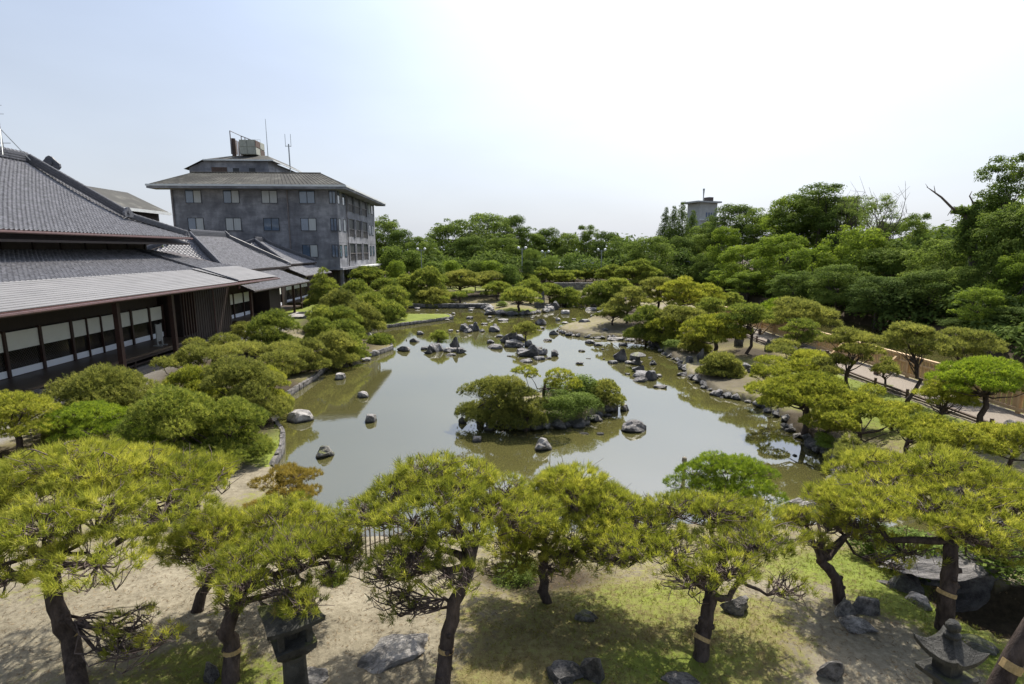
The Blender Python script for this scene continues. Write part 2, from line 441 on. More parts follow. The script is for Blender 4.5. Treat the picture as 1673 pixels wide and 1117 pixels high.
# ground zones: what covers the soil where (r = grass amount, g = greenness, b = gravel, a = dark humus, partly painted shade)
def blob(P, px, py, rx, ry):
    c = gnd(px, py); return np.exp(-(((P[:, 0] - c.x) / rx) ** 2 + ((P[:, 1] - c.y) / ry) ** 2))
g = np.full(len(PP), .35); grn = np.full(len(PP), .35); gr = np.zeros(len(PP))
for (px, py, rx, ry, ga, ge) in [
    (60, 1010, 2.6, 1.8, -.3, 0), (260, 1000, 1.8, 2.0, -.35, 0), (300, 1090, 1.0, .6, .5, .2), (120, 960, .9, .6, .35, .1), (560, 1000, 1.0, 2.2, -.7, 0), (630, 930, .9, 1.6, -.6, 0), (620, 1060, 1.0, .9, -.6, 0),
    (450, 1105, 1.0, .5, .5, .25), (60, 1117, 1, .4, .2, 0),
    (1000, 1060, 2.4, 1.3, .4, -.05), (900, 1110, 1.2, .5, .4, 0), (1060, 980, 1.8, .8, .4, .25), (1080, 1090, 1, .5, .4, .45), (1230, 1070, .9, .6, .2, .1),
    (1420, 1040, .8, .5, -.6, 0), (1270, 960, .9, .4, -.5, 0), (1400, 1100, 1.0, .4, -.5, 0), (1490, 1000, .8, .8, .6, .6), (1440, 930, 1.3, .8, .5, .5), (1600, 1080, .5, .6, .6, .6), (1330, 930, 1.2, .8, .4, .3),
    (440, 740, .8, 1.7, .9, .7), (470, 830, 1.0, 1.0, .8, .6), (520, 880, .8, .6, .3, .2), (425, 700, .9, 1.4, .7, .6), (380, 775, 1.3, 1.2, -.9, -.2), (300, 760, 1.5, 1.2, -.4, 0),
    (660, 524, 4.5, 2.4, .9, .9), (690, 523, 4.5, 1.9, .9, .9), (722, 520, 3.5, 1.6, .9, .9), (620, 528, 2.5, 2.5, .9, .9), (490, 505, 4.5, 7, .9, .9), (470, 525, 2.5, 2.5, .8, .9), (610, 570, 3, 1.6, .3, -.1), (500, 625, 1.5, 1.0, .2, .1),
    (1010, 540, 2.4, 1.2, -.05, 0), (940, 540, 2.5, 1.0, -.1, 0), (1180, 620, 2.3, 2.2, -.25, -.1), (1100, 580, 2.0, 1.5, -.5, 0), (1330, 720, .9, 2.2, -.7, 0), (1290, 700, 1, 1.2, -.5, 0),
    (1400, 640, 3, 4, .6, .6), (1300, 600, 2.5, 3, .5, .15), (1500, 690, 2.5, 2.2, .4, .2), (1230, 570, 3, 3, .3, 0), (1120, 560, 4, 2, .4, .4), (850, 508, 4, 1.5, .7, .6),
    (930, 455, 16, 14, .7, .5), (800, 470, 18, 12, .4, .3)]:
    w_ = blob(PP, px, py, rx, ry); g += ga * w_; grn += ge * w_
loc = PP[:, 0] + .0465 * PP[:, 1]
gr = np.maximum(gr, sm(-loc, 15.6, 16.2) * (PP[:, 1] < 44))
gp = ((PP[:, 0] > 16.8) & (PP[:, 0] < 19.6) & (PP[:, 1] < 62)) * 1.0
gr = np.maximum(gr, gp * .0); g = np.where(gp > 0, -.4, g)
hum_shade = np.where(PP[:, 0] > 31, 1.0, 0.0) * (PP[:, 1] < 140) + sm(PP[:, 1], 86, 98)  # far bank soil darkened, standing in for shade under overhanging trees
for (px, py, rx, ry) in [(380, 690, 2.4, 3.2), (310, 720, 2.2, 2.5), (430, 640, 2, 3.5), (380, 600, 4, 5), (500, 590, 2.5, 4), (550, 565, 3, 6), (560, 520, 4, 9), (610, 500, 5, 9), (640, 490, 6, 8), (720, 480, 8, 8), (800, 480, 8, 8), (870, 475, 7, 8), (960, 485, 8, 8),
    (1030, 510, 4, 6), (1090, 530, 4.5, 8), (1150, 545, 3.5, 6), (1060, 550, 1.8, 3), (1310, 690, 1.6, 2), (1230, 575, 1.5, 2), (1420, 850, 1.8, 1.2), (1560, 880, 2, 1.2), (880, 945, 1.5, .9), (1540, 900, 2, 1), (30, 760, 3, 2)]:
    hum_shade = np.maximum(hum_shade, 1.0 * blob(PP, px, py, rx, ry))
for (px, py, rx, ry) in [(1005, 540, 4, 2.5), (940, 541, 3, 1.5), (1180, 622, 3, 3), (1330, 725, 1.5, 3), (1100, 580, 2.5, 2)]: hum_shade = np.maximum(hum_shade, .5 * blob(PP, px, py, rx, ry))
hum_shade = np.maximum(hum_shade, 1.0 * (np.hypot((PP[:, 0] - HOLLOW[0]) / 1.35, (PP[:, 1] - HOLLOW[1]) / 1.0) < 1.1))  # hollow floor painted dark for the shade under the slab
nz = R.random(len(PP)) * .25 - .12
g = np.clip(g + nz, 0, 1); grn = np.clip(grn + nz * .6, 0, 1)

def ground_mat():
    m, n, l, b = mat('garden_ground')
    at = n.new('ShaderNodeVertexColor'); at.layer_name = 'zone'
    sp = n.new('ShaderNodeSeparateColor'); l.new(at.outputs[0], sp.inputs[0])
    tc = n.new('ShaderNodeTexCoord')
    def noise(s, d=6.0, ro=.65):
        q = N(n, 'ShaderNodeTexNoise', Scale=s, Detail=d, Roughness=ro); l.new(tc.outputs['Object'], q.inputs['Vector']); return q.outputs['Fac']
    a, bb, c, d = noise(1.1), noise(9, 8.0, .75), noise(45, 4.0), noise(.35)
    sand = ramp(n, [(.3, (.075, .065, .045)), (.5, (.195, .172, .122)), (.72, (.32, .29, .215))])
    mixn = N(n, 'ShaderNodeMath', operation='MULTIPLY_ADD'); l.new(bb, mixn.inputs[0]); mixn.inputs[1].default_value = .6
    h = N(n, 'ShaderNodeMath', operation='MULTIPLY'); l.new(a, h.inputs[0]); h.inputs[1].default_value = .4; l.new(h.outputs[0], mixn.inputs[2])
    l.new(mixn.outputs[0], sand.inputs[0])
    dry = ramp(n, [(.3, (.085, .070, .030)), (.5, (.17, .145, .062)), (.7, (.26, .225, .115))]); l.new(bb, dry.inputs[0])
    fresh = ramp(n, [(.3, (.060, .080, .016)), (.5, (.135, .165, .030)), (.7, (.22, .25, .045))]); l.new(mixn.outputs[0], fresh.inputs[0])
    gravel = ramp(n, [(.3, (.13, .125, .115)), (.7, (.27, .26, .24))]); l.new(c, gravel.inputs[0])
    def thr(src, k, lo, hi):
        ad = N(n, 'ShaderNodeMath', operation='MULTIPLY_ADD'); l.new(bb, ad.inputs[0]); ad.inputs[1].default_value = k
        l.new(src, ad.inputs[2]); mr = n.new('ShaderNodeMapRange'); l.new(ad.outputs[0], mr.inputs['Value'])
        mr.inputs['From Min'].default_value = lo; mr.inputs['From Max'].default_value = hi; return mr.outputs[0]
    fg, ff = thr(sp.outputs[0], 1.4, .95, 1.2), thr(sp.outputs[1], 1.2, .95, 1.3)
    def mx(f, A, B):
        q = n.new('ShaderNodeMix'); q.data_type = 'RGBA'; l.new(f, q.inputs['Factor']); l.new(A, q.inputs['A']); l.new(B, q.inputs['B']); return q.outputs['Result']
    col = mx(fg, sand.outputs[0], mx(ff, dry.outputs[0], fresh.outputs[0]))
    col = mx(sp.outputs[2], col, gravel.outputs[0])
    humus_shade = ramp(n, [(.3, (.022, .018, .012)), (.7, (.075, .058, .035))]); l.new(bb, humus_shade.inputs[0])  # dark litter colour, also used for painted shade
    col = mx(thr(at.outputs['Alpha'], .6, .55, 1.0), col, humus_shade.outputs[0])
    l.new(col, b.inputs['Base Color']); b.inputs['Roughness'].default_value = .95; b.inputs['Specular IOR Level'].default_value = .15
    bp = N(n, 'ShaderNodeBump', Strength=.9, Distance=.05); l.new(mixn.outputs[0], bp.inputs['Height']); l.new(bp.outputs[0], b.inputs['Normal'])
    return m
M['ground'] = ground_mat()
gm = grid_mesh('ground', np.stack([GX, GY, GZ], -1), len(gx), len(gy), M['ground'])
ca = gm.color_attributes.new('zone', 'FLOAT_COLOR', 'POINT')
ca.data.foreach_set('color', np.stack([g, grn, gr, np.clip(hum_shade, 0, 1)], 1).astype(np.float32).ravel())
tag(link('ground', gm), kind='structure')
wmb = MB(); wmb.poly([(-60, -20, 0), (60, -20, 0), (60, 110, 0), (-60, 110, 0)])
tag(wmb.build('pond_water', M['water']), kind='structure')
# ------------------------------------------------------------------ roofs of pantiles
AX = math.radians(2.66)                      # the buildings run 2.66 degrees left of +Y
OFF = .95
def FRM(): return Matrix.Translation((0, OFF, 0)) @ Matrix.Rotation(AX, 4, 'Z')
def frame(name, **k): return empty(name, (0, OFF, 0), AX, **k)

def tile_field(name, E0, E1, R0, R1, parent, uw=.27, vh=.235, sag=.0, clipf=None):
    """pantiles on a slope; E0->E1 the eave, R0->R1 the top edge (trapezoid); every tile is its own curved piece with a front lip"""
    E0, E1, R0, R1 = map(lambda p: np.array(p, float), (E0, E1, R0, R1))
    ud = (E1 - E0) / np.linalg.norm(E1 - E0)
    up = R0 - E0; up = up - ud * (up @ ud); Ls = np.linalg.norm(up); vd = up / Ls
    nrm = np.cross(ud, vd); nrm = nrm if nrm[2] > 0 else -nrm
    Lu = np.linalg.norm(E1 - E0)
    r0, r1 = (R0 - E0) @ ud, (R1 - E0) @ ud
    nv = int(round(Ls / vh)); vh = Ls / nv
    lo, hi = min(0, r0), max(Lu, r1)
    cols = np.arange(math.floor(lo / uw), math.ceil(hi / uw))
    prof_u = np.array([0, .22, .45, .68, .86, 1.0]); prof_h = np.array([.0, -.042, -.050, -.012, .036, .006])
    out = []
    for j in range(nv):
        v0, v1 = j * vh, (j + 1) * vh
        f0 = (j + .5) / nv
        a, b_ = r0 * f0, Lu + (r1 - Lu) * f0
        c = cols[(cols * uw > a - uw * .6) & ((cols + 1) * uw < b_ + uw * .6)]
        if not len(c): continue
        jit = (R.random(len(c)) - .5) * .008
        u = (c[:, None] + prof_u[None]) * uw                            # (n,6)
        u = np.clip(u, a, b_)
        hlow = prof_h[None] + .042 + jit[:, None]
        hup = prof_h[None] + 0 * jit[:, None]
        def P(v, h):
            s = -sag * math.sin(math.pi * min(max(v / Ls, 0), 1))
            return E0 + ud * u[..., None] + vd * v + nrm * (h[..., None] + s)
        A, B, C = P(v0 - .03, hlow), P(v1, hup), P(v0 - .03, hlow - .055)
        out.append(np.stack([A[:, :-1], A[:, 1:], B[:, 1:], B[:, :-1]], 2).reshape(-1, 3))
        out.append(np.stack([C[:, :-1], C[:, 1:], A[:, 1:], A[:, :-1]], 2).reshape(-1, 3))
    me = np_mesh(name, np.concatenate(out), 4, M['tile'])
    o = link(name, me, parent); o['kind'] = 'stuff'
    return o
def slab(name, pts, thick, m, parent):
    mb = MB(); mb.poly(pts, (0, 0, -thick)); return mb.build(name, m, parent)
def ridge_bar(parent, a, b, r=.16, h=.30, name='ridge', caps=True):
    """a built-up ridge: stacked flat courses with a round cap row"""
    a, b = Vector(a), Vector(b); mb = MB(); d = (b - a); L = d.length; d.normalize()
    s = d.cross(Vector((0, 0, 1))).normalized(); n = s.cross(d)
    def bx(w, z0, z1):
        i = len(mb.v)
        for p in (a, b):
            for q, z in ((-w, z0), (w, z0), (w, z1), (-w, z1)): mb.v.append(tuple(p + s * q + n * z))
        mb.f += [(i, i+1, i+2, i+3), (i+7, i+6, i+5, i+4), (i, i+4, i+5, i+1), (i+1, i+5, i+6, i+2), (i+2, i+6, i+7, i+3), (i+3, i+7, i+4, i)]
    k = 3
    for q in range(k): bx(r * (1.15 - .12 * q), -.05 + h * q / k, -.05 + h * (q + .72) / k)
    bx(r * .7, -.05, h)
    k = max(2, int(L / .28))
    for q in range(k):                                    # the row of round cap tiles
        p0, p1 = a + d * (L * q / k) + n * (h + .0), a + d * (L * (q + 1.04) / k) + n * (h + .0)
        mb.tube([p0, p1], [r * .62, r * .50], 7)
    return mb.build(name, M['tile_edge'], parent)

def onigawara(parent, p, s=.5, axis_='y'):
    mb = MB(); pts = []
    for k in range(13):
        t = math.pi * (k / 12) * 1.3 - .47; rr = s * (1 + .13 * math.cos(4 * t))
        pts.append((rr * math.cos(t), rr * math.sin(t)))
    P3 = [(p[0] + a, p[1], p[2] + c) if axis_ == 'y' else (p[0], p[1] + a, p[2] + c) for a, c in pts]
    mb.poly(P3, (0, .14, 0) if axis_ == 'y' else (.14, 0, 0))
    mb.tube([(p[0], p[1] - .06, p[2] + s * .3), (p[0], p[1] + .2, p[2] + s * .3)] if axis_ == 'y' else [(p[0] - .06, p[1], p[2] + s * .3), (p[0] + .2, p[1], p[2] + s * .3)], s * .33, 10)
    return mb.build('ridge_end_tile', M['tile_edge'], parent)

# ------------------------------------------------------------------ main villa building (nearest, left)
V = frame('villa', label='nearest dark timber villa, two tiers of grey tiles above a pale metal eave strip', cat='villa')
# upper roof: ridge along y
EX, EZ, RX, RZ = -21.7, 7.95, -29.9, 12.72
GE, HE = 37.2, 40.3
tile_field('roof_tiles', (EX, 11.0, EZ), (EX, HE, EZ), (RX, 11.0, RZ), (RX, GE, RZ), V, sag=.32)
MBc = MB()
MBc.poly([(EX - .1, 11, EZ - .45), (EX - .1, HE, EZ - .45), (RX, GE, RZ - .75), (RX, 11, RZ - .75)], (0, 0, -.12))
MBc.poly([(RX, GE, RZ - .75), (EX - .1, HE, EZ - .45), (2 * RX - EX, HE, EZ - .12)], (0, 0, -.12))
MBc.poly([(RX, 11, RZ - .75), (RX, GE, RZ - .75), (2 * RX - EX, HE, EZ - .12), (2 * RX - EX, 11, EZ - .12)], (0, 0, -.12))
MBc.build('roof_boarding', M['wood'], V)
slab('fascia', [(EX + .02, 11, EZ - .02), (EX + .02, HE + .05, EZ - .02), (EX - .14, HE + .05, EZ - .02), (EX - .14, 11, EZ - .02)], .16, M['fascia'], V)
MB().tube([(EX + .1, 11, EZ - .12), (EX + .1, HE, EZ - .12)], .07, 6).build('gutter', M['fascia'], V)
ridge_bar(V, (RX, 11, RZ + .0), (RX, GE - .1, RZ + .0), .22, .46)
# descending gable-end ridge, then corner ridge
gx1, gz1 = -24.1, 9.30
dn = MB()
ridge_bar(V, (RX + .1, GE - .25, RZ + .05), (gx1, GE - .25, gz1), .17, .36, 'descending_ridge')
ridge_bar(V, (gx1 + .1, GE - .1, gz1 - .1), (EX - .15, HE - .2, EZ + .12), .15, .26, 'corner_ridge')
onigawara(V, (gx1 + .25, GE - .35, gz1 + .05), .42, 'x')
onigawara(V, (EX - .2, HE - .2, EZ + .1), .28, 'x')
onigawara(V, (RX + .75, GE + .7, RZ - .15), .58, 'y')
# upper wall
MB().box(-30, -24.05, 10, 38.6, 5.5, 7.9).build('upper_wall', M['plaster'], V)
ub = MB()
for y in np.arange(12, 38.6, 1.9): ub.box(-24.05, -23.97, y, y + .14, 6.9, 7.85)
ub.box(-24.04, -23.96, 10, 38.6, 7.42, 7.50)
ub.build('wall_battens', M['wood'], V)
# lower roof: tiled part then metal part
sl_ = (7.02 - 4.95) / (24.05 - 16.3)
def lz(x): return 4.95 + sl_ * (-16.3 - x)
tile_field('roof_tiles', (-19.25, 12.0, lz(-19.25)), (-19.25, 41.9, lz(-19.25)), (-24.05, 12.0, 7.02), (-24.05, 39.2, 7.02), V, sag=.05)
mc = MB()   # courses of metal shingle, each a thin raised sheet
nc = 13
for k in range(nc):
    x0 = -16.3 - (2.97 / nc) * k; x1 = x0 - 2.97 / nc - .03
    for (ya, yb, up_) in ((11.0, 35.2, 0), (35.42, 41.9, .05)):
        za, zb = lz(x0) + .035 + up_, lz(x1) + .012 + up_
        mc.poly([(x0, ya, za), (x0, yb, za), (x1, yb, zb), (x1, ya, zb)], (0, 0, -.03))
o = mc.build('metal_roofing', M['copper'], V); o['kind'] = 'stuff'
ridge_bar(V, (-16.35, 35.31, lz(-16.35) + .02), (-24.0, 37.5, 7.05), .07, .09, 'joint_ridge')
slab('eave_boarding', [(-16.4, 11, lz(-16.4) - .06), (-16.4, 41.9, lz(-16.4) - .06), (-24.05, 41.9, 6.9), (-24.05, 11, 6.9)], .08, M['wood'], V)
slab('fascia', [(-16.26, 11, 4.93), (-16.26, 41.95, 4.93), (-16.42, 41.95, 4.95), (-16.42, 11, 4.95)], .17, M['fascia'], V)
MB().tube([(-16.18, 11, 4.84), (-16.18, 42, 4.84)], .065, 6).tube([(-16.25, 35.3, 4.9), (-16.3, 35.3, 4.5)], .07, 6).build('gutter', M['fascia'], V)
rf = MB()
for y in np.arange(12, 41.8, .45): rf.poly([(-16.5, y, lz(-16.5) - .15), (-16.5, y + .07, lz(-16.5) - .15), (-21, y + .07, lz(-21) - .15), (-21, y, lz(-21) - .15)], (0, 0, -.09))
o = rf.build('rafters', M['wood'], V); o['kind'] = 'stuff'
MB().box(-17.72, -17.5, 11, 41.5, 4.55, 4.78).build('eave_beam', M['wood'], V)
MB().box(-20.98, -20.86, 11, 34, 3.56, 5.9).build('transom_wall', M['wood'], V)
# floor and posts
MB().box(-24, -18.5, 12, 34.2, 1.38, 1.5).build('veranda_floor', M['floor'], V)
MB().box(-18.6, -18.44, 12, 34.2, 1.26, 1.372).build('floor_edge_beam', M['wood'], V)
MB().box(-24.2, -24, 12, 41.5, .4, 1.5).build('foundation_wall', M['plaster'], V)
for y in (25.3, 29.8): 
    p = MB().box(-17.71, -17.49, y - .11, y + .11, .72, 4.55).build('post', M['wood_red'], V)
    MB().box(-17.85, -17.35, y - .25, y + .25, .5, .718).build('post_stone', M['ivory'], p)
for y in np.arange(14.5, 34, 1.9):
    p = MB().box(-18.75, -18.6, y - .07, y + .07, .7, 1.26).build('floor_stump', M['wood'], V)
    MB().box(-18.87, -18.5, y - .17, y + .17, .5, .698).build('stump_stone', M['ivory'], p)
MB().box(-20.9, -18.62, 12, 34, .95, 1.06).build('under_floor_rail', M['wood'], V)
ys = [17.2, 19.1, 21.0, 22.9, 24.8, 26.7, 27.75, 28.8, 30.0, 31.3, 33.0, 34.4]
sc = {'top': MB().box(0, .03, .05, 1, 1.16, 1.97), 'mid': None, 'low': MB().box(0, .03, .05, 1, .03, .33)}
shoji_top, shoji_low = sc['top'].mesh('shoji_top', M['paper']), sc['low'].mesh('shoji_skirt', M['paper_low'])
glz = MB().box(-.02, 0, .05, 1, .33, 1.16).mesh('shoji_glass', M['darkglass'])
lat = MB()
for k in range(14):     # diamond lattice over the glass
    a = .06 + k * .072
    for s_ in (1, -1):
        y0 = a; pts = []
        z0, z1 = .34, 1.15; dy = .42 * s_
        ya, yb = y0, y0 + dy
        if yb < .05: t = (y0 - .05) / (y0 - yb); yb = .05; z1 = .34 + .81 * t
        if yb > 1: t = (1 - y0) / (yb - y0); yb = 1; z1 = .34 + .81 * t
        lat.poly([(.012, ya, z0), (.012, ya + .012, z0), (.012, yb + .012, z1), (.012, yb, z1)], (-.008, 0, 0))
latm = lat.mesh('lattice', M['wood'])
def screens(parent, ys, x, z, h=1.0, wide=()):
    for a, b_ in zip(ys[:-1], ys[1:]):
        if (b_ - a) < .3: continue
        s_ = empty('sliding_screen', (x, a, z)); s_.parent = parent; s_.scale = (1, (b_ - a), h)
        link('paper_panel', shoji_top, s_); link('skirt_panel', shoji_low, s_); link('glass_panel', glz, s_)
        q = link('lattice', latm, s_)
screens(V, ys, -20.9, 1.5)
for i, y in enumerate(ys):
    w_ = .13 if i not in (6, 7) else .05
    MB().box(-20.95, -20.78, y - w_ / 2 + .02, y + w_ / 2 + .02, 1.5, 3.56).build('bay_post', M['wood_red'], V)
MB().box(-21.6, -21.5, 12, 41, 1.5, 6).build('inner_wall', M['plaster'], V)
# boarded bay at the far end
e = MB(); e.box(-21.6, -19.8, 34.6, 41.4, .9, 4.9); e.build('boarded_bay', M['wood'], V)
for k in range(22):
    y = 34.62 + k * .31
    MB().box(-19.8, -19.765, y, y + .24, 1.0, 4.6).build('board', M['wood'], V)
for k in range(5): MB().box(-19.76, -19.68, 34.8 + k * .32, 34.88 + k * .32, 1.5, 4.3).build('slat', M['wood_red'], V)
MB().tube([(-19.6, 38.4, 4.6), (-19.6, 38.4, 4.3), (-19.62, 38.55, 4.1), (-19.62, 38.55, .9)], .05, 8).build('drain_pipe', M['fascia'], V)
# sign board standing on the veranda
sb = empty('sign_board', V.matrix_world @ Vector((0, 0, 0)), 0, 'tall pale slatted notice board standing on the veranda floor', 'notice board')
sb.location = FRM() @ Vector((-19.15, 31.0, 1.5)); sb.rotation_euler = (0, 0, AX)
MB().box(-.02, .02, -.22, .22, .28, 1.25).build('board', M['galv'], sb)
for s_ in (-.24, .24): MB().box(-.03, .03, s_ - .025, s_ + .025, 0, 1.3).build('upright', M['ivory'], sb); MB().box(-.25, .25, s_ - .03, s_ + .03, 0, .05).build('foot', M['ivory'], sb)
for k in range(5): MB().box(.02, .035, -.19 + k * .085, -.15 + k * .085, .34, 1.18).build('slat', M['ivory'], sb)
# roof antenna
an = empty('antenna_mast', (0, OFF, 0), AX, 'thin lattice antenna mast standing on the ridge of the nearest roof', 'antenna')
ap = atY(9, 268, 33.5); ap = Matrix.Rotation(-AX, 4, 'Z') @ ap
ax_, ay_ = RX + .05, 35.3; zb = RZ + .3
MB().tube([(ax_, ay_, zb), (ax_, ay_, zb + 3.6)], .035, 6).build('mast', M['galv'], an)
for dx, dy in ((.75, .5), (.75, -.5), (-.75, .5), (-.75, -.5)): MB().tube([(ax_, ay_, zb + 1.35), (ax_ + dx, ay_ + dy * 2.0, zb - .35)], .024, 5).build('leg', M['galv'], an)
ar = MB()
for k, z in enumerate((2.2, 2.7, 3.2)): ar.tube([(ax_ - .35 + .06 * k, ay_, zb + z), (ax_ + .35 - .06 * k, ay_, zb + z)], .014, 5)
ar.tube([(ax_ - .5, ay_, zb + .5), (ax_ + .5, ay_, zb + .5)], .02, 5); ar.build('aerial_arms', M['galv'], an)

# ------------------------------------------------------------------ second wing B
def wing(label, y0, y1, ex, ez, rx, rz, in0, in1, pent, panels, floor=True, name='tiled_wing', tw=.30):
    B = frame(name, label=label, cat='wing')
    tile_field('roof_tiles', (ex, y0, ez), (ex, y1, ez), (rx, y0 + in0, rz), (rx, y1 - in1, rz), B, uw=tw, vh=.26, sag=.15)
    tile_field('roof_tiles', (2 * rx - ex, y0, ez), (ex, y0, ez), (rx, y0 + in0, rz), (rx, y0 + in0, rz), B, uw=tw, vh=.26, sag=.15)
    b = MB(); lx = 2 * rx - ex
    b.poly([(ex, y0, ez - .30), (ex, y1, ez - .30), (rx, y1 - in1, rz - .42), (rx, y0 + in0, rz - .42)])
    b.poly([(lx, y1, ez - .30), (lx, y0, ez - .30), (rx, y0 + in0, rz - .42), (rx, y1 - in1, rz - .42)])
    b.poly([(lx, y0, ez - .30), (ex, y0, ez - .30), (rx, y0 + in0, rz - .42)])
    b.poly([(ex, y1, ez - .30), (lx, y1, ez - .30), (rx, y1 - in1, rz - .42)])
    b.poly([(ex, y0, ez - .32), (lx, y0, ez - .32), (lx, y1, ez - .32), (ex, y1, ez - .32)])
    b.build('roof_boarding', M['wood'], B)
    slab('fascia', [(ex + .03, y0, ez - .03), (ex + .03, y1, ez - .03), (ex - .1, y1, ez - .03), (ex - .1, y0, ez - .03)], .13, M['wood'], B)
    ridge_bar(B, (rx, y0 + in0, rz), (rx, y1 - in1, rz), .18, .38)
    ridge_bar(B, (rx, y0 + in0, rz), (ex - .1, y0 + .1, ez + .05), .14, .24, 'corner_ridge')
    ridge_bar(B, (rx, y0 + in0, rz), (lx + .1, y0 + .1, ez + .05), .14, .24, 'corner_ridge')
    ridge_bar(B, (rx, y1 - in1, rz), (ex - .1, y1 - .1, ez + .05), .14, .24, 'corner_ridge')
    onigawara(B, (ex - .2, y0 + .2, ez + .1), .25, 'x'); onigawara(B, (ex - .2, y1 - .3, ez + .1), .25, 'x'); onigawara(B, (rx, y1 - in1, rz + .1), .4, 'y')
    # pent roof below
    px0, px1, pa, pb, pz0, pz1 = pent
    tile_field('pent_roof_tiles', (px0, pa, pz0), (px0, pb, pz0), (px1, pa, pz1), (px1, pb - .8, pz1), B, uw=tw, vh=.26)
    MB().poly([(px0, pa, pz0 - .08), (px0, pb, pz0 - .08), (px1, pb, pz1 - .1), (px1, pa, pz1 - .1)], (0, 0, -.1)).build('pent_boarding', M['wood'], B)
    MB().tube([(px0 + .03, pa, pz0 - .08), (px0 + .03, pb, pz0 - .08)], .06, 6).build('gutter', M['wood'], B)
    MB().box(lx + 1.5, px1, y0 + 1, y1 - 1, .5, ez - .15).build('wall', M['wood'], B)
    return B
B = wing('long second wing with grey hipped tile roof and tiled pent roof over white screens', 43.0, 57.5, -20.7, 5.4, -25.9, 8.35, 5.2, 2.9,
         (-18.05, -21.0, 41.6, 54.8, 3.93, 5.2), None)
MB().box(-21.3, -18.9, 42, 54.5, 1.36, 1.5).build('veranda_floor', M['floor'], B)
MB().box(-21.3, -20.72, 41.5, 55, .4, 5.2).build('screen_wall', M['wood'], B)
screens(B, [42.0, 43.8, 45.6, 47.4], -20.7, 1.5, 1.0)
screens(B, [50.6, 52.4, 54.3], -20.7, 1.5, 1.0)
for y in (42.0, 43.8, 45.6, 47.4, 50.6, 52.4, 54.3): MB().box(-20.75, -20.6, y - .06, y + .06, 1.5, 3.6).build('bay_post', M['wood_red'], B)
MB().box(-20.7, -19.3, 47.7, 50.2, .9, 3.95).build('boarded_bay', M['wood'], B)
for y in (43.0, 52.6): MB().box(-19.0, -18.82, y - .09, y + .09, .7, 3.9).build('post', M['wood_red'], B)
st = MB().box(-19.3, -16.6, 49.2, 53.4, .78, .95)
tag(st.build('landing_stone', M['rock_pale'], None), 'flat white stone landing at the foot of the second wing', 'stone landing').matrix_world = FRM()

D = wing('farthest low tiled wing squeezed between the second wing and the concrete hotel', 58.0, 68.2, -21.3, 5.55, -26.5, 8.05, 5.0, 3.0,
         (-19.3, -21.8, 57.5, 67.2, 4.35, 5.4), None, tw=.36)
MB().box(-22.2, -19.9, 57.5, 67, 1.36, 1.5).build('veranda_floor', M['floor'], D)
MB().box(-22.4, -21.62, 57, 67.5, .4, 5.4).build('screen_wall', M['wood'], D)
screens(D, [57.6, 59.6, 61.6, 63.6, 65.4], -21.6, 1.3, 1.25)
for y in (58, 60.5, 63, 65.4): MB().box(-20.1, -19.95, y - .07, y + .07, .7, 4.35).build('post', M['wood_red'], D)

# dark roofed building behind the villa
DB = frame('dark_roofed_building', label='low building with dark sheet roof and white fascia seen behind the villa roof', cat='building')
MB().poly([(-33.1, 44, 10.85), (-33.1, 58.5, 10.85), (-37.2, 58.5, 12.9), (-37.2, 44, 12.9)], (0, 0, -.15)).poly([(-37.2, 44, 12.9), (-37.2, 58.5, 12.9), (-42, 58.5, 10.6), (-42, 44, 10.6)], (0, 0, -.15)).build('roof', M['hotel_roof'], DB)
MB().box(-42, -34.0, 44.5, 58, .8, 10.7).build('wall', M['plaster'], DB)
MB().box(-33.1, -32.98, 44, 58.5, 10.6, 10.88).build('fascia', M['white'], DB)
Ri = Matrix.Rotation(-AX, 4, 'Z')

# ------------------------------------------------------------------ concrete hotel
OFF = 1.15
H = frame('concrete_hotel', label='four-storey weathered concrete hotel with hipped roof and rooftop penthouse', cat='hotel')
HX0, HX1, HY0, HY1 = -39.9, -19.2, 71.0, 94.4
MB().box(HX0, HX1, HY0, HY1, 4.64, 14.85).build('wall', M['concrete'], H)
MB().box(HX0 + .6, HX1 - 1.6, HY0 + 1.6, HY1 - 1, .7, 4.64).build('ground_floor_wall', M['plaster'], H)
MB().box(HX1 - .2, HX1 + .35, HY0 - .15, HY1 + .2, 4.45, 4.72).box(HX0, HX1 - .2, HY0 - .15, HY0 + .3, 4.45, 4.635).build('floor_slab', M['concrete'], H)
MB().box(HX1 + .35, HX1 + 1.6, 80, 93, 4.55, 4.75).build('porch_roof', M['white'], H)
for y in np.arange(73, 94, 3.3): MB().box(HX1 - .6, HX1 - .2, y, y + .4, .7, 4.45).build('column', M['concrete'], H)
for k in range(9): 
    f_ = MB().box(HX1 - 1.59, HX1 - 1.53, 73.2 + 2.2 * k, 75 + 2.2 * k, 1.2, 4.0).build('window', M['frame_dark'], H)
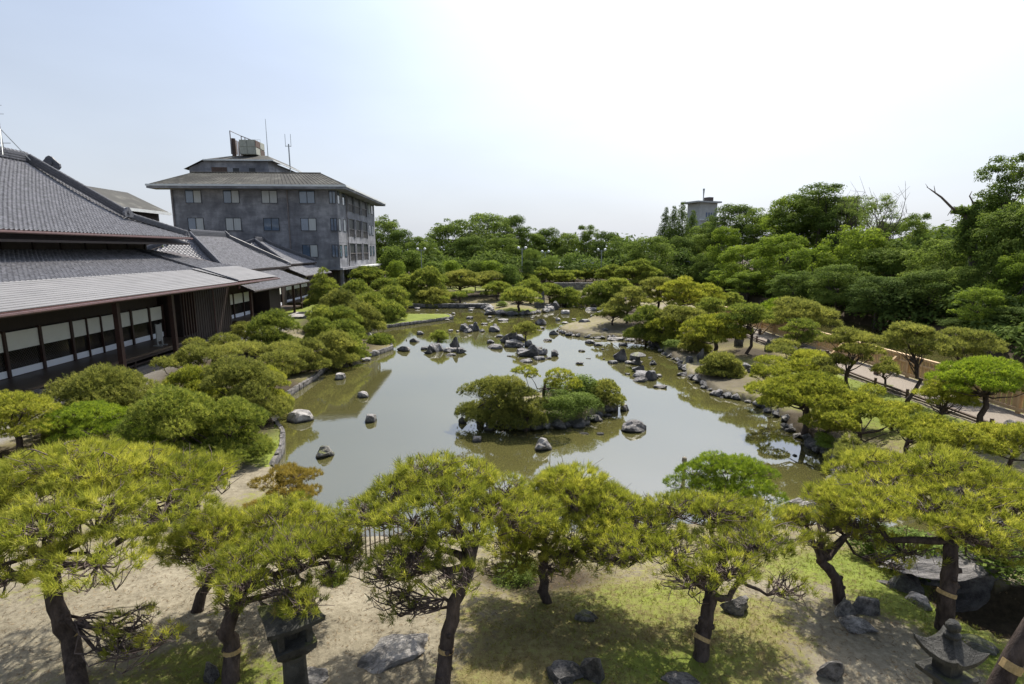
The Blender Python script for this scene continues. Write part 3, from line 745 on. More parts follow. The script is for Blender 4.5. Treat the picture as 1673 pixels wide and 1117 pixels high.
# windows front
def win(parent, x, z, w=2.0, h=1.62, face='front', y=None, closed=0):
    fr = MB()
    if face == 'front':
        X0, X1, Yf = x - w / 2, x + w / 2, HY0
        for a, b_, c, d in ((X0, X1, z - h / 2, z - h / 2 + .07), (X0, X1, z + h / 2 - .07, z + h / 2), (X0, X0 + .07, z - h / 2, z + h / 2), (X1 - .07, X1, z - h / 2, z + h / 2), (x - .04, x + .04, z - h / 2, z + h / 2)):
            fr.box(a, b_, Yf - .05, Yf + .02, c, d)
        o = fr.build('window', M['frame_dark'], parent)
        MB().box(X0 + .07, x - .04, Yf - .03, Yf - .004, z - h / 2 + .07, z + h / 2 - .07).build('pane', M['winglass' if closed != 1 else 'curtain'], o)
        MB().box(x + .04, X1 - .07, Yf - .022, Yf - .004, z - h / 2 + .07, z + h / 2 - .07).build('pane', M['curtain' if closed != 2 else 'winglass'], o)
        MB().box(X0 - .05, X1 + .05, Yf - .09, Yf - .004, z - h / 2 - .07, z - h / 2 - .004).build('sill', M['concrete'], o)
    else:
        Y0, Y1, Xf = y - w / 2, y + w / 2, HX1
        for a, b_, c, d in ((Y0, Y1, z - h / 2, z - h / 2 + .07), (Y0, Y1, z + h / 2 - .07, z + h / 2), (Y0, Y0 + .07, z - h / 2, z + h / 2), (Y1 - .07, Y1, z - h / 2, z + h / 2)):
            fr.box(Xf - .02, Xf + .05, a, b_, c, d)
        o = fr.build('window', M['frame_dark'], parent)
        MB().box(Xf + .004, Xf + .025, Y0 + .07, Y1 - .07, z - h / 2 + .07, z + h / 2 - .07).build('pane', M['winglass' if closed != 1 else 'curtain'], o)
zs = (13.7, 10.27, 6.9)
for r_, z in enumerate(zs):
    for c_, x in enumerate((-37.1, -32.4, -27.65, -22.95)):
        win(H, x, z, closed=(0, 0, 1, 2)[(c_ + r_) % 4])
    win(H, -19.75, z, w=.85, closed=2)
    for y, w_ in ((71.7, 1.1), (74.2, 1.3), (90.2, 1.2), (92.4, 1.2)): win(H, 0, z, w_, 1.62, 'side', y, closed=1 if (r_ + int(y)) % 3 == 0 else 0)
    for a, b_ in ((76.0, 79.2), (80.0, 83.3), (84.4, 87.8)):
        # balcony: dark sheet for the recess shade, proud concrete surround, lattice rail in front
        o = MB().box(HX1 - .02, HX1 + .012, a, b_, z - 1.35, z + 1.05).build('balcony', M['frame_dark'], H)
        MB().box(HX1 + .004, HX1 + .16, a - .25, a, z - 1.45, z + 1.15).box(HX1 + .004, HX1 + .16, b_, b_ + .25, z - 1.45, z + 1.15).box(HX1 + .004, HX1 + .15, a, b_, z + 1.05, z + 1.15).build('balcony_frame', M['concrete'], o)
        rl = MB()
        for k in range(9): rl.box(HX1 + .06, HX1 + .09, a + .05 + k * (b_ - a - .1) / 8, a + .09 + k * (b_ - a - .1) / 8, z - 1.35, z - .35)
        rl.box(HX1 + .05, HX1 + .12, a, b_, z - .38, z - .3); rl.build('railing', M['pipe'], o)
jt = MB()     # shuttering joints and floor lines, standing 1.5 cm proud
for z in (8.0, 11.4): jt.box(HX0, HX1, HY0 - .016, HY0 - .002, z, z + .05); jt.box(HX1 + .002, HX1 + .016, HY0, HY1, z, z + .05)
jt.build('string_course', M['concrete'], H)
for x in (-25.4, HX0 + .25): MB().tube([(x, HY0 - .12, 14.8), (x, HY0 - .12, 4.7)], .08, 8).build('drain_pipe', M['pipe'], H)
MB().tube([(HX1 + .14, 75.2, 14.8), (HX1 + .14, 75.2, 4.8)], .07, 8).build('drain_pipe', M['pipe'], H)
# main roof
er, el, ef, eb, ez = -17.55, -41.6, 69.0, 96.0, 14.95
tr, tl, tf, tb, tz = -22.2, -39.2, 75.0, 90.0, 17.15
rm = MB()
rm.poly([(el, ef, ez), (er, ef, ez), (tr, tf, tz), (tl, tf, tz)])
rm.poly([(er, ef, ez), (er, eb, ez), (tr, tb, tz), (tr, tf, tz)])
rm.poly([(er, eb, ez), (el, eb, ez), (tl, tb, tz), (tr, tb, tz)])
rm.poly([(el, eb, ez), (el, ef, ez), (tl, tf, tz), (tl, tb, tz)])
rm.poly([(tl, tf, tz), (tr, tf, tz), (tr, tb, tz), (tl, tb, tz)])
rm.poly([(el, ef, ez - .1), (el, eb, ez - .1), (er, eb, ez - .1), (er, ef, ez - .1)])
rm.build('roof', M['hotel_roof'], H)
sm_ = MB()
for k in range(46):       # standing seams on the front slope
    t = (k + .5) / 46; xe, xt = el + (er - el) * t, tl + (tr - tl) * t
    sm_.poly([(xe, ef + .05, ez + .06), (xe + .06, ef + .05, ez + .06), (xt + .06, tf, tz + .05), (xt, tf, tz + .05)], (0, 0, -.05))
for k in range(46):
    t = (k + .5) / 46; ye, yt = ef + (eb - ef) * t, tf + (tb - tf) * t
    sm_.poly([(er - .05, ye, ez + .06), (er - .05, ye + .06, ez + .06), (tr, yt + .06, tz + .05), (tr, yt, tz + .05)], (0, 0, -.05))
o = sm_.build('roof_seams', M['hotel_roof'], H); o['kind'] = 'stuff'
MB().box(el - .06, er + .06, ef - .1, ef - .003, ez - .16, ez + .06).box(er + .003, er + .1, ef, eb, ez - .16, ez + .06).build('eave_gutter', M['white'], H)
MB().box(el, er, ef, HY0 - .02, ez - .42, ez - .165).box(HX1 + .02, er, HY0, eb, ez - .42, ez - .165).build('soffit', M['concrete'], H)
MB().tube([(tl, tf, tz + .04), (tr, tf, tz + .04)], .1, 6).build('roof_ridge', M['hotel_roof'], H)
# penthouse
P = frame('penthouse', label='grey rooftop penthouse with small dark windows under its own dark roof', cat='rooftop room')
PX0, PX1, PY0, PY1, PZ = -41.2 + .3, -30.15, 78.0, 91.0, 19.2
pw = MB()
pw.poly([(PX0, PY0, 16.5), (PX1, PY0, 16.5), (PX1, PY0, PZ), (PX0 + 2.3, PY0, PZ), (PX0, PY0, 18.2)], (0, PY1 - PY0, 0)); pw.build('wall', M['concrete'], P)
MB().poly([(PX0 + 2.2, PY0 - .5, PZ + .05), (PX1 + .8, PY0 - .5, PZ + .05), (PX1 - 1.2, PY0 + 3, PZ + 1.15), (PX0 + 5, PY0 + 3, PZ + 1.15)]).poly([(PX1 + .8, PY0 - .5, PZ + .05), (PX1 + .8, PY1 + .5, PZ + .05), (PX1 - 1.2, PY1 - 2, PZ + 1.15), (PX1 - 1.2, PY0 + 3, PZ + 1.15)]).poly([(PX0 - .6, PY0 - .3, 18.0), (PX0 + 2.2, PY0 - .5, PZ + .05), (PX0 + 5, PY0 + 3, PZ + 1.15), (PX0 + 5, PY1 - 2, PZ + 1.15), (PX0 - .6, PY1, 18.0)]).poly([(PX0 + 5, PY0 + 3, PZ + 1.15), (PX1 - 1.2, PY0 + 3, PZ + 1.15), (PX1 - 1.2, PY1 - 2, PZ + 1.15), (PX0 + 5, PY1 - 2, PZ + 1.15)]).build('roof', M['hotel_roof'], P)
MB().box(PX0 + 2.2, PX1 + .85, PY0 - .6, PY0 - .5, PZ - .1, PZ + .07).box(PX1 + .8, PX1 + .9, PY0 - .5, PY1 + .5, PZ - .1, PZ + .07).build('eave_gutter', M['white'], P)
MB().box(PX0 + 3, PX0 + 5.1, PY0 - .03, PY0 - .003, 16.9, 18.3).build('rusty_shutter', M['rust'], P)
for x in (-34.6, -32.4): MB().box(x - .42, x + .42, PY0 - .03, PY0 - .003, 17.1, 18.2).build('window', M['frame_dark'], P)
MB().box(PX1 + .003, PX1 + .03, 83, 90, 16.9, 18.2).build('louvre', M['frame_dark'], P)
def at_bld(px, py, Yl):
    """point in the buildings' frame on the plane y = Yl"""
    u, f, d = ray(px, py); dirv = Ri @ Vector((u, f, d)); o_ = Ri @ Vector((0, -OFF, CAM_H)); t = (Yl - o_.y) / dirv.y; return o_ + dirv * t
T = frame('water_tank', label='cream panelled rooftop water tank with rusty frame behind a leaning lattice screen', cat='water tank')
a, c = at_bld(392, 251, 80.0), at_bld(416, 228, 80.0)
tx0, tx1, tz0, tz1 = a.x, c.x, PZ + 1.16, c.z
MB().box(tx0, tx1, 80, 83.2, tz0, tz1).build('tank_body', M['tank'], T)
for k in range(2):
    for j in range(2):
        w_ = (tx1 - tx0) / 2; h_ = (tz1 - tz0) / 2
        MB().box(tx0 + k * w_ + .06, tx0 + (k + 1) * w_ - .06, 79.92, 79.998, tz0 + j * h_ + .06, tz0 + (j + 1) * h_ - .06).build('tank_panel', M['tank'], T)
        MB().box(tx1 + .002, tx1 + .07, 80 + k * 1.6 + .06, 80 + (k + 1) * 1.6 - .06, tz0 + j * h_ + .06, tz0 + (j + 1) * h_ - .06).build('tank_panel', M['rust' if (k + j) % 2 else 'tank'], T)
sc_ = MB(); sx = tx0 - 1.1
for k in range(6):
    f_ = k / 5; x = sx + f_ * 2.6; zt = tz1 + 1.15 - f_ * 1.0
    sc_.box(x - .05, x + .05, 83.4, 83.5, tz0, zt)
sc_.tube([(sx, 83.45, tz1 + 1.15), (sx + 2.6, 83.45, tz1 + .15)], .06, 5); sc_.tube([(sx, 83.45, tz0 + 1.2), (sx + 2.6, 83.45, tz0 + 1.2)], .05, 5)
sc_.tube([(sx, 79.9, tz1 + 1.15), (sx, 83.45, tz1 + 1.15)], .05, 5).tube([(sx, 79.9, tz0), (sx, 79.9, tz1 + 1.15)], .07, 5)
for k in range(5): sc_.box(sx - .02, sx + .02, 80 + k * .7, 80.5 + k * .7, tz0 + .2, tz1 + .2)
sc_.build('lattice_screen', M['pipe'], T)
rl = MB()
for k in range(5): rl.tube([(tx0 + .2 + k * .4, 82.9, tz1), (tx0 + .2 + k * .4, 82.9, tz1 + .55)], .02, 4)
rl.tube([(tx0 + .2, 82.9, tz1 + .55), (tx0 + 1.8, 82.9, tz1 + .55)], .02, 4); rl.build('top_rail', M['galv'], T)
ch0, ch1 = at_bld(383, 252, 80.5), at_bld(379.5, 226, 80.5)
tag(MB().tube([(ch0.x, 80.5, ch0.z - .8), (ch0.x, 80.5, ch1.z)], .28, 12).build('chimney', M['rust'], None), 'short rust-brown chimney pipe left of the rooftop water tank', 'chimney').matrix_world = FRM()
m0, m1 = at_bld(438, 257, 84), at_bld(433.6, 194, 84)
tag(MB().tube([(m0.x, 84, m0.z - 1.2), (m0.x, 84, m1.z)], [.07, .03], 6).build('antenna_rod', M['galv'], None), 'tall plain whip antenna right of the rooftop water tank', 'antenna').matrix_world = FRM()
A2 = frame('forked_antenna', label='two-pronged grey antenna on a post at the hotel roof edge', cat='antenna')
n0, n1 = at_bld(474.5, 282, 84), at_bld(470.5, 235, 84)
MB().tube([(n0.x, 84, n0.z - .8), (n0.x, 84, n1.z)], .09, 8).tube([(n0.x - .45, 84, n1.z - .3), (n0.x + .35, 84, n1.z - .3)], .05, 6).build('post', M['galv'], A2)
for s_ in (-.45, .35): MB().tube([(n0.x + s_, 84, n1.z - .4), (n0.x + s_, 84, n1.z + 1.4)], .035, 6).build('prong', M['galv'], A2)

# ------------------------------------------------------------------ far tower building above the trees (right)
ft = atY(1148, 345, 150)
FT = empty('far_tower', (ft.x, 150, 0), 0.35, 'pale concrete tower top rising behind the conifers on the right', 'tower')
def fz(py): return atY(1148, py, 150).z
MB().box(-3.0, 2.6, -2.6, 2.6, 3, fz(333)).build('wall', M['ivory'], FT)
MB().box(-4.6, 3.2, -3.6, 3.6, fz(332.5), fz(330)).build('roof_slab', M['ivory'], FT)
MB().box(1.0, 2.5, -1, 1, fz(329.9), fz(322)).build('roof_box', M['plaster'], FT)
MB().tube([(0, 0, fz(330)), (0, 0, fz(320)), (0, 0, fz(308))], [.15, .15, .3], 6).build('mast', M['galv'], FT)
for k in range(4): MB().box(-1.0 + k * .8, -.6 + k * .8, -2.66, -2.603, fz(356), fz(348)).build('window', M['bluewall'], FT)
MB().box(-3.2, 2.8, -3.0, -2.603, fz(361), fz(359)).build('balcony_slab', M['white'], FT)
hz = atY(933, 434, 120)
HB = empty('far_hall', (hz.x, 120, 0), 0, 'small blue-grey building half hidden under trees beyond the far bank', 'building')
MB().box(-4.5, 5, 0, 6, 1, atY(933, 431, 120).z).build('wall', M['bluewall'], HB)
MB().poly([(-5.5, -1, atY(933, 438, 120).z + .2), (6, -1, atY(933, 438, 120).z + .2), (5, 3, atY(933, 431, 120).z + .9), (-4.5, 3, atY(933, 431, 120).z + .9)], (0, 0, -.2)).build('roof', M['ivory'], HB)
for k in range(4): MB().box(-3.8 + k * 2.1, -2.6 + k * 2.1, -.05, -.003, 2, 3.2).build('window', M['frame_dark'], HB)

# ------------------------------------------------------------------ lamp posts
for px, pyt, pyb, Yl, lab in ((688, 407, 440, 92, 'twin-globe lamp post beside the concrete hotel at the far left of the trees'), (853, 405, 436, 92, 'twin-globe lamp post standing in front of the pale willow'),
                              (891, 411, 446, 100, 'twin-globe lamp post between the two pale willows'), (983, 408, 452, 95, 'slender lamp post in the dark trees right of the far lawn')):
    t, b_ = atY(px, pyt, Yl), atY(px, pyb, Yl)
    L = empty('lamp_post', (t.x, Yl, 1.0), 0, lab, 'lamp post')
    h = t.z - 1.0
    MB().tube([(0, 0, 0), (0, 0, h)], [.11, .07], 6).tube([(-.62, 0, h - .2), (.62, 0, h - .2)], .05, 5).build('pole', M['galv'], L)
    for s_ in (-.6, .6): MB().lathe([(.05, h - .2), (.18, h - .12), (.25, h + .03), (.18, h + .2), (.05, h + .27)], 10, (s_, 0)).build('globe', M['globe'], L, smooth=True)
# ------------------------------------------------------------------ rocks
ICO = {}
for sdv in (1, 2, 3, 4):
    bm = bmesh.new(); bmesh.ops.create_icosphere(bm, subdivisions=sdv, radius=1.0)
    ICO[sdv] = (np.array([v.co[:] for v in bm.verts]), [tuple(v.index for v in f.verts) for f in bm.faces]); bm.free()
def rock_mesh(seed, sub=3, cuts=11, m='rock', flat=.0, depth=(.5, .9)):
    q = np.random.default_rng(seed); V, Fc = ICO[sub]; V = V.copy()
    for _ in range(cuts):
        n_ = unit(q.normal(size=3)); d = q.uniform(*depth)
        k = np.maximum(0, V @ n_ - d); V -= k[:, None] * n_
    ph = q.uniform(0, 6, (4, 3)); fr = q.uniform(1.5, 4.5, (4, 3))
    dsp = sum(np.sin(V @ fr[i] * 1.6 + ph[i, 0]) * .035 for i in range(4)) + q.normal(size=len(V)) * .035 * (sub >= 3)
    V *= (1 + dsp)[:, None]
    V[:, :2] *= (1 - (.42 if flat else .24) * np.clip(V[:, 2] / max(V[:, 2].max(), .1), 0, 1) ** 1.2)[:, None]
    if flat: V[:, 2] = np.where(V[:, 2] > flat, flat + (V[:, 2] - flat) * .2, V[:, 2])
    me = bpy.data.meshes.new('rock'); me.from_pydata(V.tolist(), [], Fc); me.update(); me.materials.append(M[m]); TRI[0] += len(Fc)
    return me
RM = {}
for kind, args in {'lump': dict(cuts=14, depth=(.45, .85)), 'flat': dict(flat=.34, cuts=16, depth=(.5, .9)), 'jag': dict(cuts=18, depth=(.35, .75)), 'slab': dict(flat=.36, cuts=20, depth=(.45, .85)), 'round': dict(cuts=5, depth=(.75, .95))}.items():
    for mm in ('rock', 'rock_dark', 'rock_pale', 'rock_moss'):
        RM[kind, mm] = [rock_mesh(hash((kind, mm, s)) % 9999 if False else (len(kind) * 131 + len(mm) * 17 + s * 7), 3, m=mm, **args) for s in range(2)]
def rock(px, py, w, h, kind, mm, label, group=None, cat='rock', name='rock', z=0.0, onland=False, deep=.8, rz=None, i=[0]):
    """w,h in photo px; (px,py) the middle of its foot line"""
    i[0] += 1; w *= 1.15; h *= (1.3 if kind not in ("flat",) else 1.15)
    if py > 1000: h *= .85
    if 500 < py < 650 and kind != "flat" and not onland: w *= 1.42; h *= 1.15
    p = gnd(px, py) if onland else atz(px, py, z)
    s = p.y / math.cos(0) / F_PX * 1.0
    s = (Vector((p.x, p.y, p.z - CAM_H))).length / F_PX * .97
    hx = w * s / 2; hy = hx * deep; ph = math.atan2(CAM_H - p.z, p.y)
    hy = min(hy, h * s * .62 / (2 * math.sin(ph)) + .02) if kind in ('flat', 'slab') else hy
    hz_ = max((h * s - 1.3 * hy * math.sin(ph)) / math.cos(ph), .16 * hx)
    o = link(name, RM[kind, mm][i[0] % 2])
    r_ = rnd.uniform(-.5, .5) if rz is None else rz
    if 'largest pale oblong' in label: r_ = .75; hx *= 1.1
    if 'big cracked' in label: r_ = .7; hx *= 1.15; hy *= 1.15; hz_ = .16
    o.rotation_euler = (0, 0, r_)
    sink = .35
    topf = .62 if kind in ('flat', 'slab') else .9
    sz = hz_ / (topf + sink) * 1.1
    if kind in ('flat', 'slab'): sz = hz_ / (.34 + .25)
    o.scale = (hx * 1.08, hy, sz)
    o.location = (p.x, p.y + hy * .4, p.z + (sz * .02 if kind in ('flat', 'slab') else sz * .25))
    tag(o, label, cat, group)
    return o
ROCKS = [
 (489, 688, 50, 26, 'flat', 'rock_pale', 'largest pale oblong flat rock in the water near the left kerb'),
 (554, 620, 22, 14, 'flat', 'rock_pale', 'pale flat-topped rock in the hotel reflection close to the left bank'),
 (593, 649, 25, 14, 'flat', 'rock_pale', 'oval pale rock in the water between the hotel reflection edge and the layered rock'),
 (604, 690, 27, 16, 'slab', 'rock_pale', 'layered angular rock just below the corner of the hotel reflection'),
 (530, 746, 36, 22, 'lump', 'rock_moss', 'moss-topped rock alone in the near left of the pond'),
 (596, 590, 24, 8, 'flat', 'rock_pale', 'thin pale flat rock touching the dry grass point on the left bank'),
 (605, 552, 7, 8, 'lump', 'rock_pale', 'tiny upright pale stone in the inlet between the two grass points'),
 (676, 559, 13, 7, 'jag', 'rock_dark', 'small dark cluster stone left of the bush islet'),
 (659, 574, 21, 9, 'jag', 'rock', 'grey split rock off the tip of the dry grass point'),
 (685, 547, 9, 6, 'lump', 'rock_dark', 'small dark stone in the reflection below the lawn tongue'),
 (711, 574, 31, 15, 'slab', 'rock_dark', 'big dark sloping slab in front of the left rock islet'),
 (693, 571, 18, 7, 'flat', 'rock_dark', 'low dark rock at the left end of the left rock islet'),
 (744, 571, 17, 19, 'jag', 'rock_dark', 'upright dark rock with pale flecks at the right end of the left rock islet'),
 (737, 575, 18, 8, 'slab', 'rock', 'grey wedge between the slab and the upright rock of the left islet'),
 (738, 581, 18, 6, 'flat', 'rock', 'low flat grey rock in front of the left rock islet'),
 (757, 541, 12, 12, 'lump', 'rock_dark', 'rounded dark rock at the left of the middle row of three'),
 (765, 543, 15, 8, 'lump', 'rock_dark', 'low dark rock in front of the middle row of three'),
 (777, 541, 11, 15, 'jag', 'rock_dark', 'tall dark pointed rock of the middle row, beyond the left islet'),
 (788, 542, 9, 5, 'lump', 'rock_pale', 'small pale stone right of the tall pointed rock'),
 (736, 541, 12, 4, 'flat', 'rock_pale', 'flat pale stone left of the middle row of dark rocks'),
 (748, 542, 9, 4, 'flat', 'rock_pale', 'small flat stone touching the middle row of dark rocks'),
 (806, 542, 15, 10, 'lump', 'rock_dark', 'dark boulder right of the middle row, with a pale cap behind it'),
 (809, 533, 11, 6, 'flat', 'rock_pale', 'pale cap stone behind the dark boulder right of the middle row'),
 (816, 551, 17, 6, 'flat', 'rock_dark', 'thin dark ledge at the upper left of the pine rock islet'),
 (838, 555, 24, 14, 'jag', 'rock_dark', 'jagged dark rock left of the small islet pine'),
 (836, 567, 27, 12, 'lump', 'rock_dark', 'broad dark rock at the front of the pine rock islet'),
 (811, 570, 25, 9, 'slab', 'rock', 'mottled flat rock at the left foot of the pine rock islet'),
 (800, 561, 10, 6, 'lump', 'rock_dark', 'small dark rock beside the mottled flat rock'),
 (864, 566, 16, 11, 'slab', 'rock_dark', 'dark block under the right side of the small islet pine'),
 (850, 568, 10, 7, 'lump', 'rock', 'pale-flecked stone in front of the dark block'),
 (867, 583, 35, 15, 'jag', 'rock_dark', 'wide dark craggy rock nearest to us of the central rock cluster'),
 (882, 588, 20, 7, 'slab', 'rock_dark', 'leaning dark slab at the front of the craggy rock'),
 (888, 580, 11, 10, 'lump', 'rock', 'grey knob at the right end of the craggy rock'),
 (864, 588, 12, 4, 'flat', 'rock_pale', 'small pale stone at the foot of the craggy rock'),
 (897, 586, 12, 5, 'flat', 'rock', 'low grey stone just right of the craggy rock'),
 (905, 582, 10, 10, 'lump', 'rock_dark', 'lone rounded dark stone right of the craggy rock'),
 (832, 582, 10, 3, 'flat', 'rock_dark', 'thin dark stone in open water left of the craggy rock'),
 (881, 569, 14, 4, 'flat', 'rock', 'flat grey stone behind the craggy rock'),
 (896, 557, 16, 6, 'flat', 'rock', 'triangular grey stone in the bright water right of the islet pine'),
 (905, 547, 14, 8, 'jag', 'rock_dark', 'dark rock off the tip of the sandy point'),
 (884, 531, 19, 10, 'jag', 'rock', 'broken grey rock cluster behind the islet pine'),
 (884, 537, 14, 5, 'flat', 'rock', 'flat stone in front of the broken cluster behind the islet pine'),
 (802, 514, 20, 13, 'lump', 'rock_dark', 'dark pyramid rock at the left tip of the far grass point'),
 (800, 519, 10, 4, 'flat', 'rock_pale', 'pale stone at the foot of the dark pyramid rock'),
 (883, 508, 17, 27, 'jag', 'rock_dark', 'tall dark standing stone on the far shore'),
 (907, 506, 9, 13, 'lump', 'rock_dark', 'short upright stone right of the tall standing stone'),
 (898, 508, 18, 8, 'slab', 'rock', 'layered grey rock at the foot of the tall standing stone'),
 (924, 513, 17, 7, 'slab', 'rock_pale', 'pale layered rock in the far water right of the standing stone'),
 (969, 507, 18, 6, 'slab', 'rock', 'dark and white rock at the far right corner of the pond'),
 (957, 534, 20, 13, 'slab', 'rock_dark', 'dark box-shaped rock standing on the sandy point'),
 (953, 538, 30, 7, 'slab', 'rock_moss', 'low mossy rock at the base of the box-shaped rock'),
 (977, 553, 18, 5, 'flat', 'rock', 'grey slab at the edge of the sandy point'),
 (965, 561, 19, 7, 'slab', 'rock_dark', 'dark wedge-shaped slab in the water off the sandy point'),
 (976, 565, 11, 5, 'lump', 'rock_dark', 'small dark stone behind the wedge-shaped slab'),
 (951, 574, 15, 5, 'flat', 'rock_dark', 'thin oval dark stone in bright water off the sandy point'),
 (948, 595, 10, 4, 'lump', 'rock', 'small grey stone alone in bright water above the island'),
 (1016, 590, 22, 19, 'jag', 'rock_dark', 'jagged dark peak rock left of the stone lantern in the water'),
 (1003, 594, 16, 6, 'slab', 'rock_dark', 'low dark rock left of the jagged peak'),
 (1028, 594, 17, 7, 'flat', 'rock_pale', 'pale flat stone between the jagged peak and the water lantern'),
 (1042, 596, 14, 7, 'lump', 'rock', 'grey rock carrying the stone lantern in the water'),
 (1068, 596, 11, 8, 'lump', 'rock_dark', 'dark stone right of the lantern in the water'),
 (1017, 565, 12, 5, 'lump', 'rock_dark', 'dark stone in the shade of the right bank pines'),
 (1056, 617, 42, 13, 'slab', 'rock_dark', 'long dark rock in front of the water lantern'),
 (1066, 621, 17, 16, 'slab', 'rock_dark', 'dark cube-like block at the front of the long dark rock'),
 (1048, 624, 15, 8, 'lump', 'rock', 'rounded grey rock at the foot of the long dark rock'),
 (1081, 634, 22, 8, 'flat', 'rock', 'low grey rock below the cube-like block'),
 (1078, 615, 14, 6, 'flat', 'rock_pale', 'pale ledge at the right end of the long dark rock'),
 (1026, 612, 9, 4, 'flat', 'rock', 'small flat stone left of the long dark rock'),
 (1038, 704, 37, 17, 'round', 'rock', 'single smooth oval rock in open water right of the island'),
 (755, 692, 16, 13, 'jag', 'rock_dark', 'small dark rock in the water off the left end of the island'),
 (799, 703, 27, 10, 'flat', 'rock_pale', 'pale rock at the front left foot of the island'),
 (779, 722, 24, 12, 'slab', 'rock_pale', 'white-topped rock in the reflection left below the island'),
 (889, 735, 37, 25, 'lump', 'rock_pale', 'large two-humped pale rock in front of the island'),
 (956, 694, 22, 10, 'flat', 'rock', 'grey rock at the right front of the island'),
 (978, 688, 20, 8, 'flat', 'rock', 'flat rock farther right along the island shore'),
 (1003, 672, 20, 13, 'slab', 'rock', 'blocky rock with pale top at the right end of the island'),
 (1021, 671, 22, 14, 'slab', 'rock_pale', 'tilted pale slab off the right end of the island'),
 (994, 680, 14, 6, 'flat', 'rock', 'small rock between the flat and blocky island shore rocks'),
 (956, 709, 18, 4, 'flat', 'rock', 'thin grey stone barely above water right below the island'),
 (981, 710, 17, 5, 'flat', 'rock_dark', 'dark low stone beside the thin stone right below the island'),
 (785, 690, 18, 22, 'lump', 'rock_dark', 'dark boulder under the left pine of the island'),
 (1316, 832, 50, 20, 'flat', 'rock_pale', 'pale flat rock at the near shore behind the dome pine'),
]
for a in ROCKS: rock(*a)
EXTRA = [(700, 578, 14, 7, 'jag', 'rock_dark', 'small dark rock wedged at the left foot of the sloping slab'), (752, 577, 12, 9, 'lump', 'rock_dark', 'dark stone right of the upright rock of the left islet'),
 (826, 560, 16, 12, 'jag', 'rock_dark', 'steep dark rock between the jagged rock and the mottled flat rock'), (852, 578, 18, 9, 'lump', 'rock_dark', 'dark rock linking the pine islet and the craggy rock'), (848, 556, 22, 11, 'slab', 'rock_dark', 'dark ledge carrying the little windswept pine'),
 (872, 574, 18, 12, 'jag', 'rock_dark', 'second peak behind the wide craggy rock'), (862, 592, 20, 6, 'slab', 'rock', 'flat grey shelf at the very front of the craggy rock'), (771, 538, 10, 7, 'lump', 'rock', 'grey stone between the two taller middle row rocks'),
 (816, 514, 14, 8, 'lump', 'rock', 'grey rock right of the dark pyramid rock'), (835, 515, 16, 7, 'lump', 'rock_dark', 'dark rock under the front of the large far dome pine'), (858, 514, 18, 8, 'jag', 'rock_dark', 'dark broken rock right under the large far dome pine'),
 (1035, 588, 12, 9, 'lump', 'rock_dark', 'dark rock tucked behind the pale stone by the water lantern'), (1046, 608, 20, 12, 'jag', 'rock_dark', 'dark peak at the left end of the long dark rock'), (921, 690, 26, 12, 'lump', 'rock_dark', 'dark shore boulder under the island shrubs'),
 (862, 700, 24, 10, 'lump', 'rock_dark', 'dark shore boulder under the drooping island pine'), (1008, 556, 22, 6, 'slab', 'rock', 'grey shelf rock at the lower edge of the sandy point'), (1030, 556, 16, 6, 'lump', 'rock_dark', 'dark rock where the sandy point meets the pine shore')]
for a in EXTRA: rock(*a)
for k, (px, py, w_, h_) in enumerate([(792, 530, 12, 4), (777, 528, 10, 3), (768, 521, 12, 6), (769, 508, 11, 4), (771, 504, 12, 3), (741, 513, 10, 4), (682, 505, 10, 4), (714, 507, 6, 2), (713, 519, 16, 4), (729, 523, 18, 4), (823, 524, 20, 5), (823, 513, 12, 4),
                  (870, 520, 8, 3), (937, 549, 12, 4), (970, 518, 12, 6), (924, 528, 18, 4), (918, 535, 10, 4), (912, 524, 12, 7), (938, 522, 8, 3), (950, 526, 9, 3), (962, 586, 8, 2), (987, 587, 5, 3), (985, 571, 6, 3), (1066, 570, 9, 3), (1063, 585, 8, 3), (1300, 745, 9, 4), (1180, 650, 8, 3), (664, 556, 3, 3), (738, 540, 6, 2)]):
    rock(px, py, w_, h_, 'flat', ('rock', 'rock_pale')[k % 2], 'little low stone just breaking the water among the bigger pond rocks', 'little stones just breaking the water')
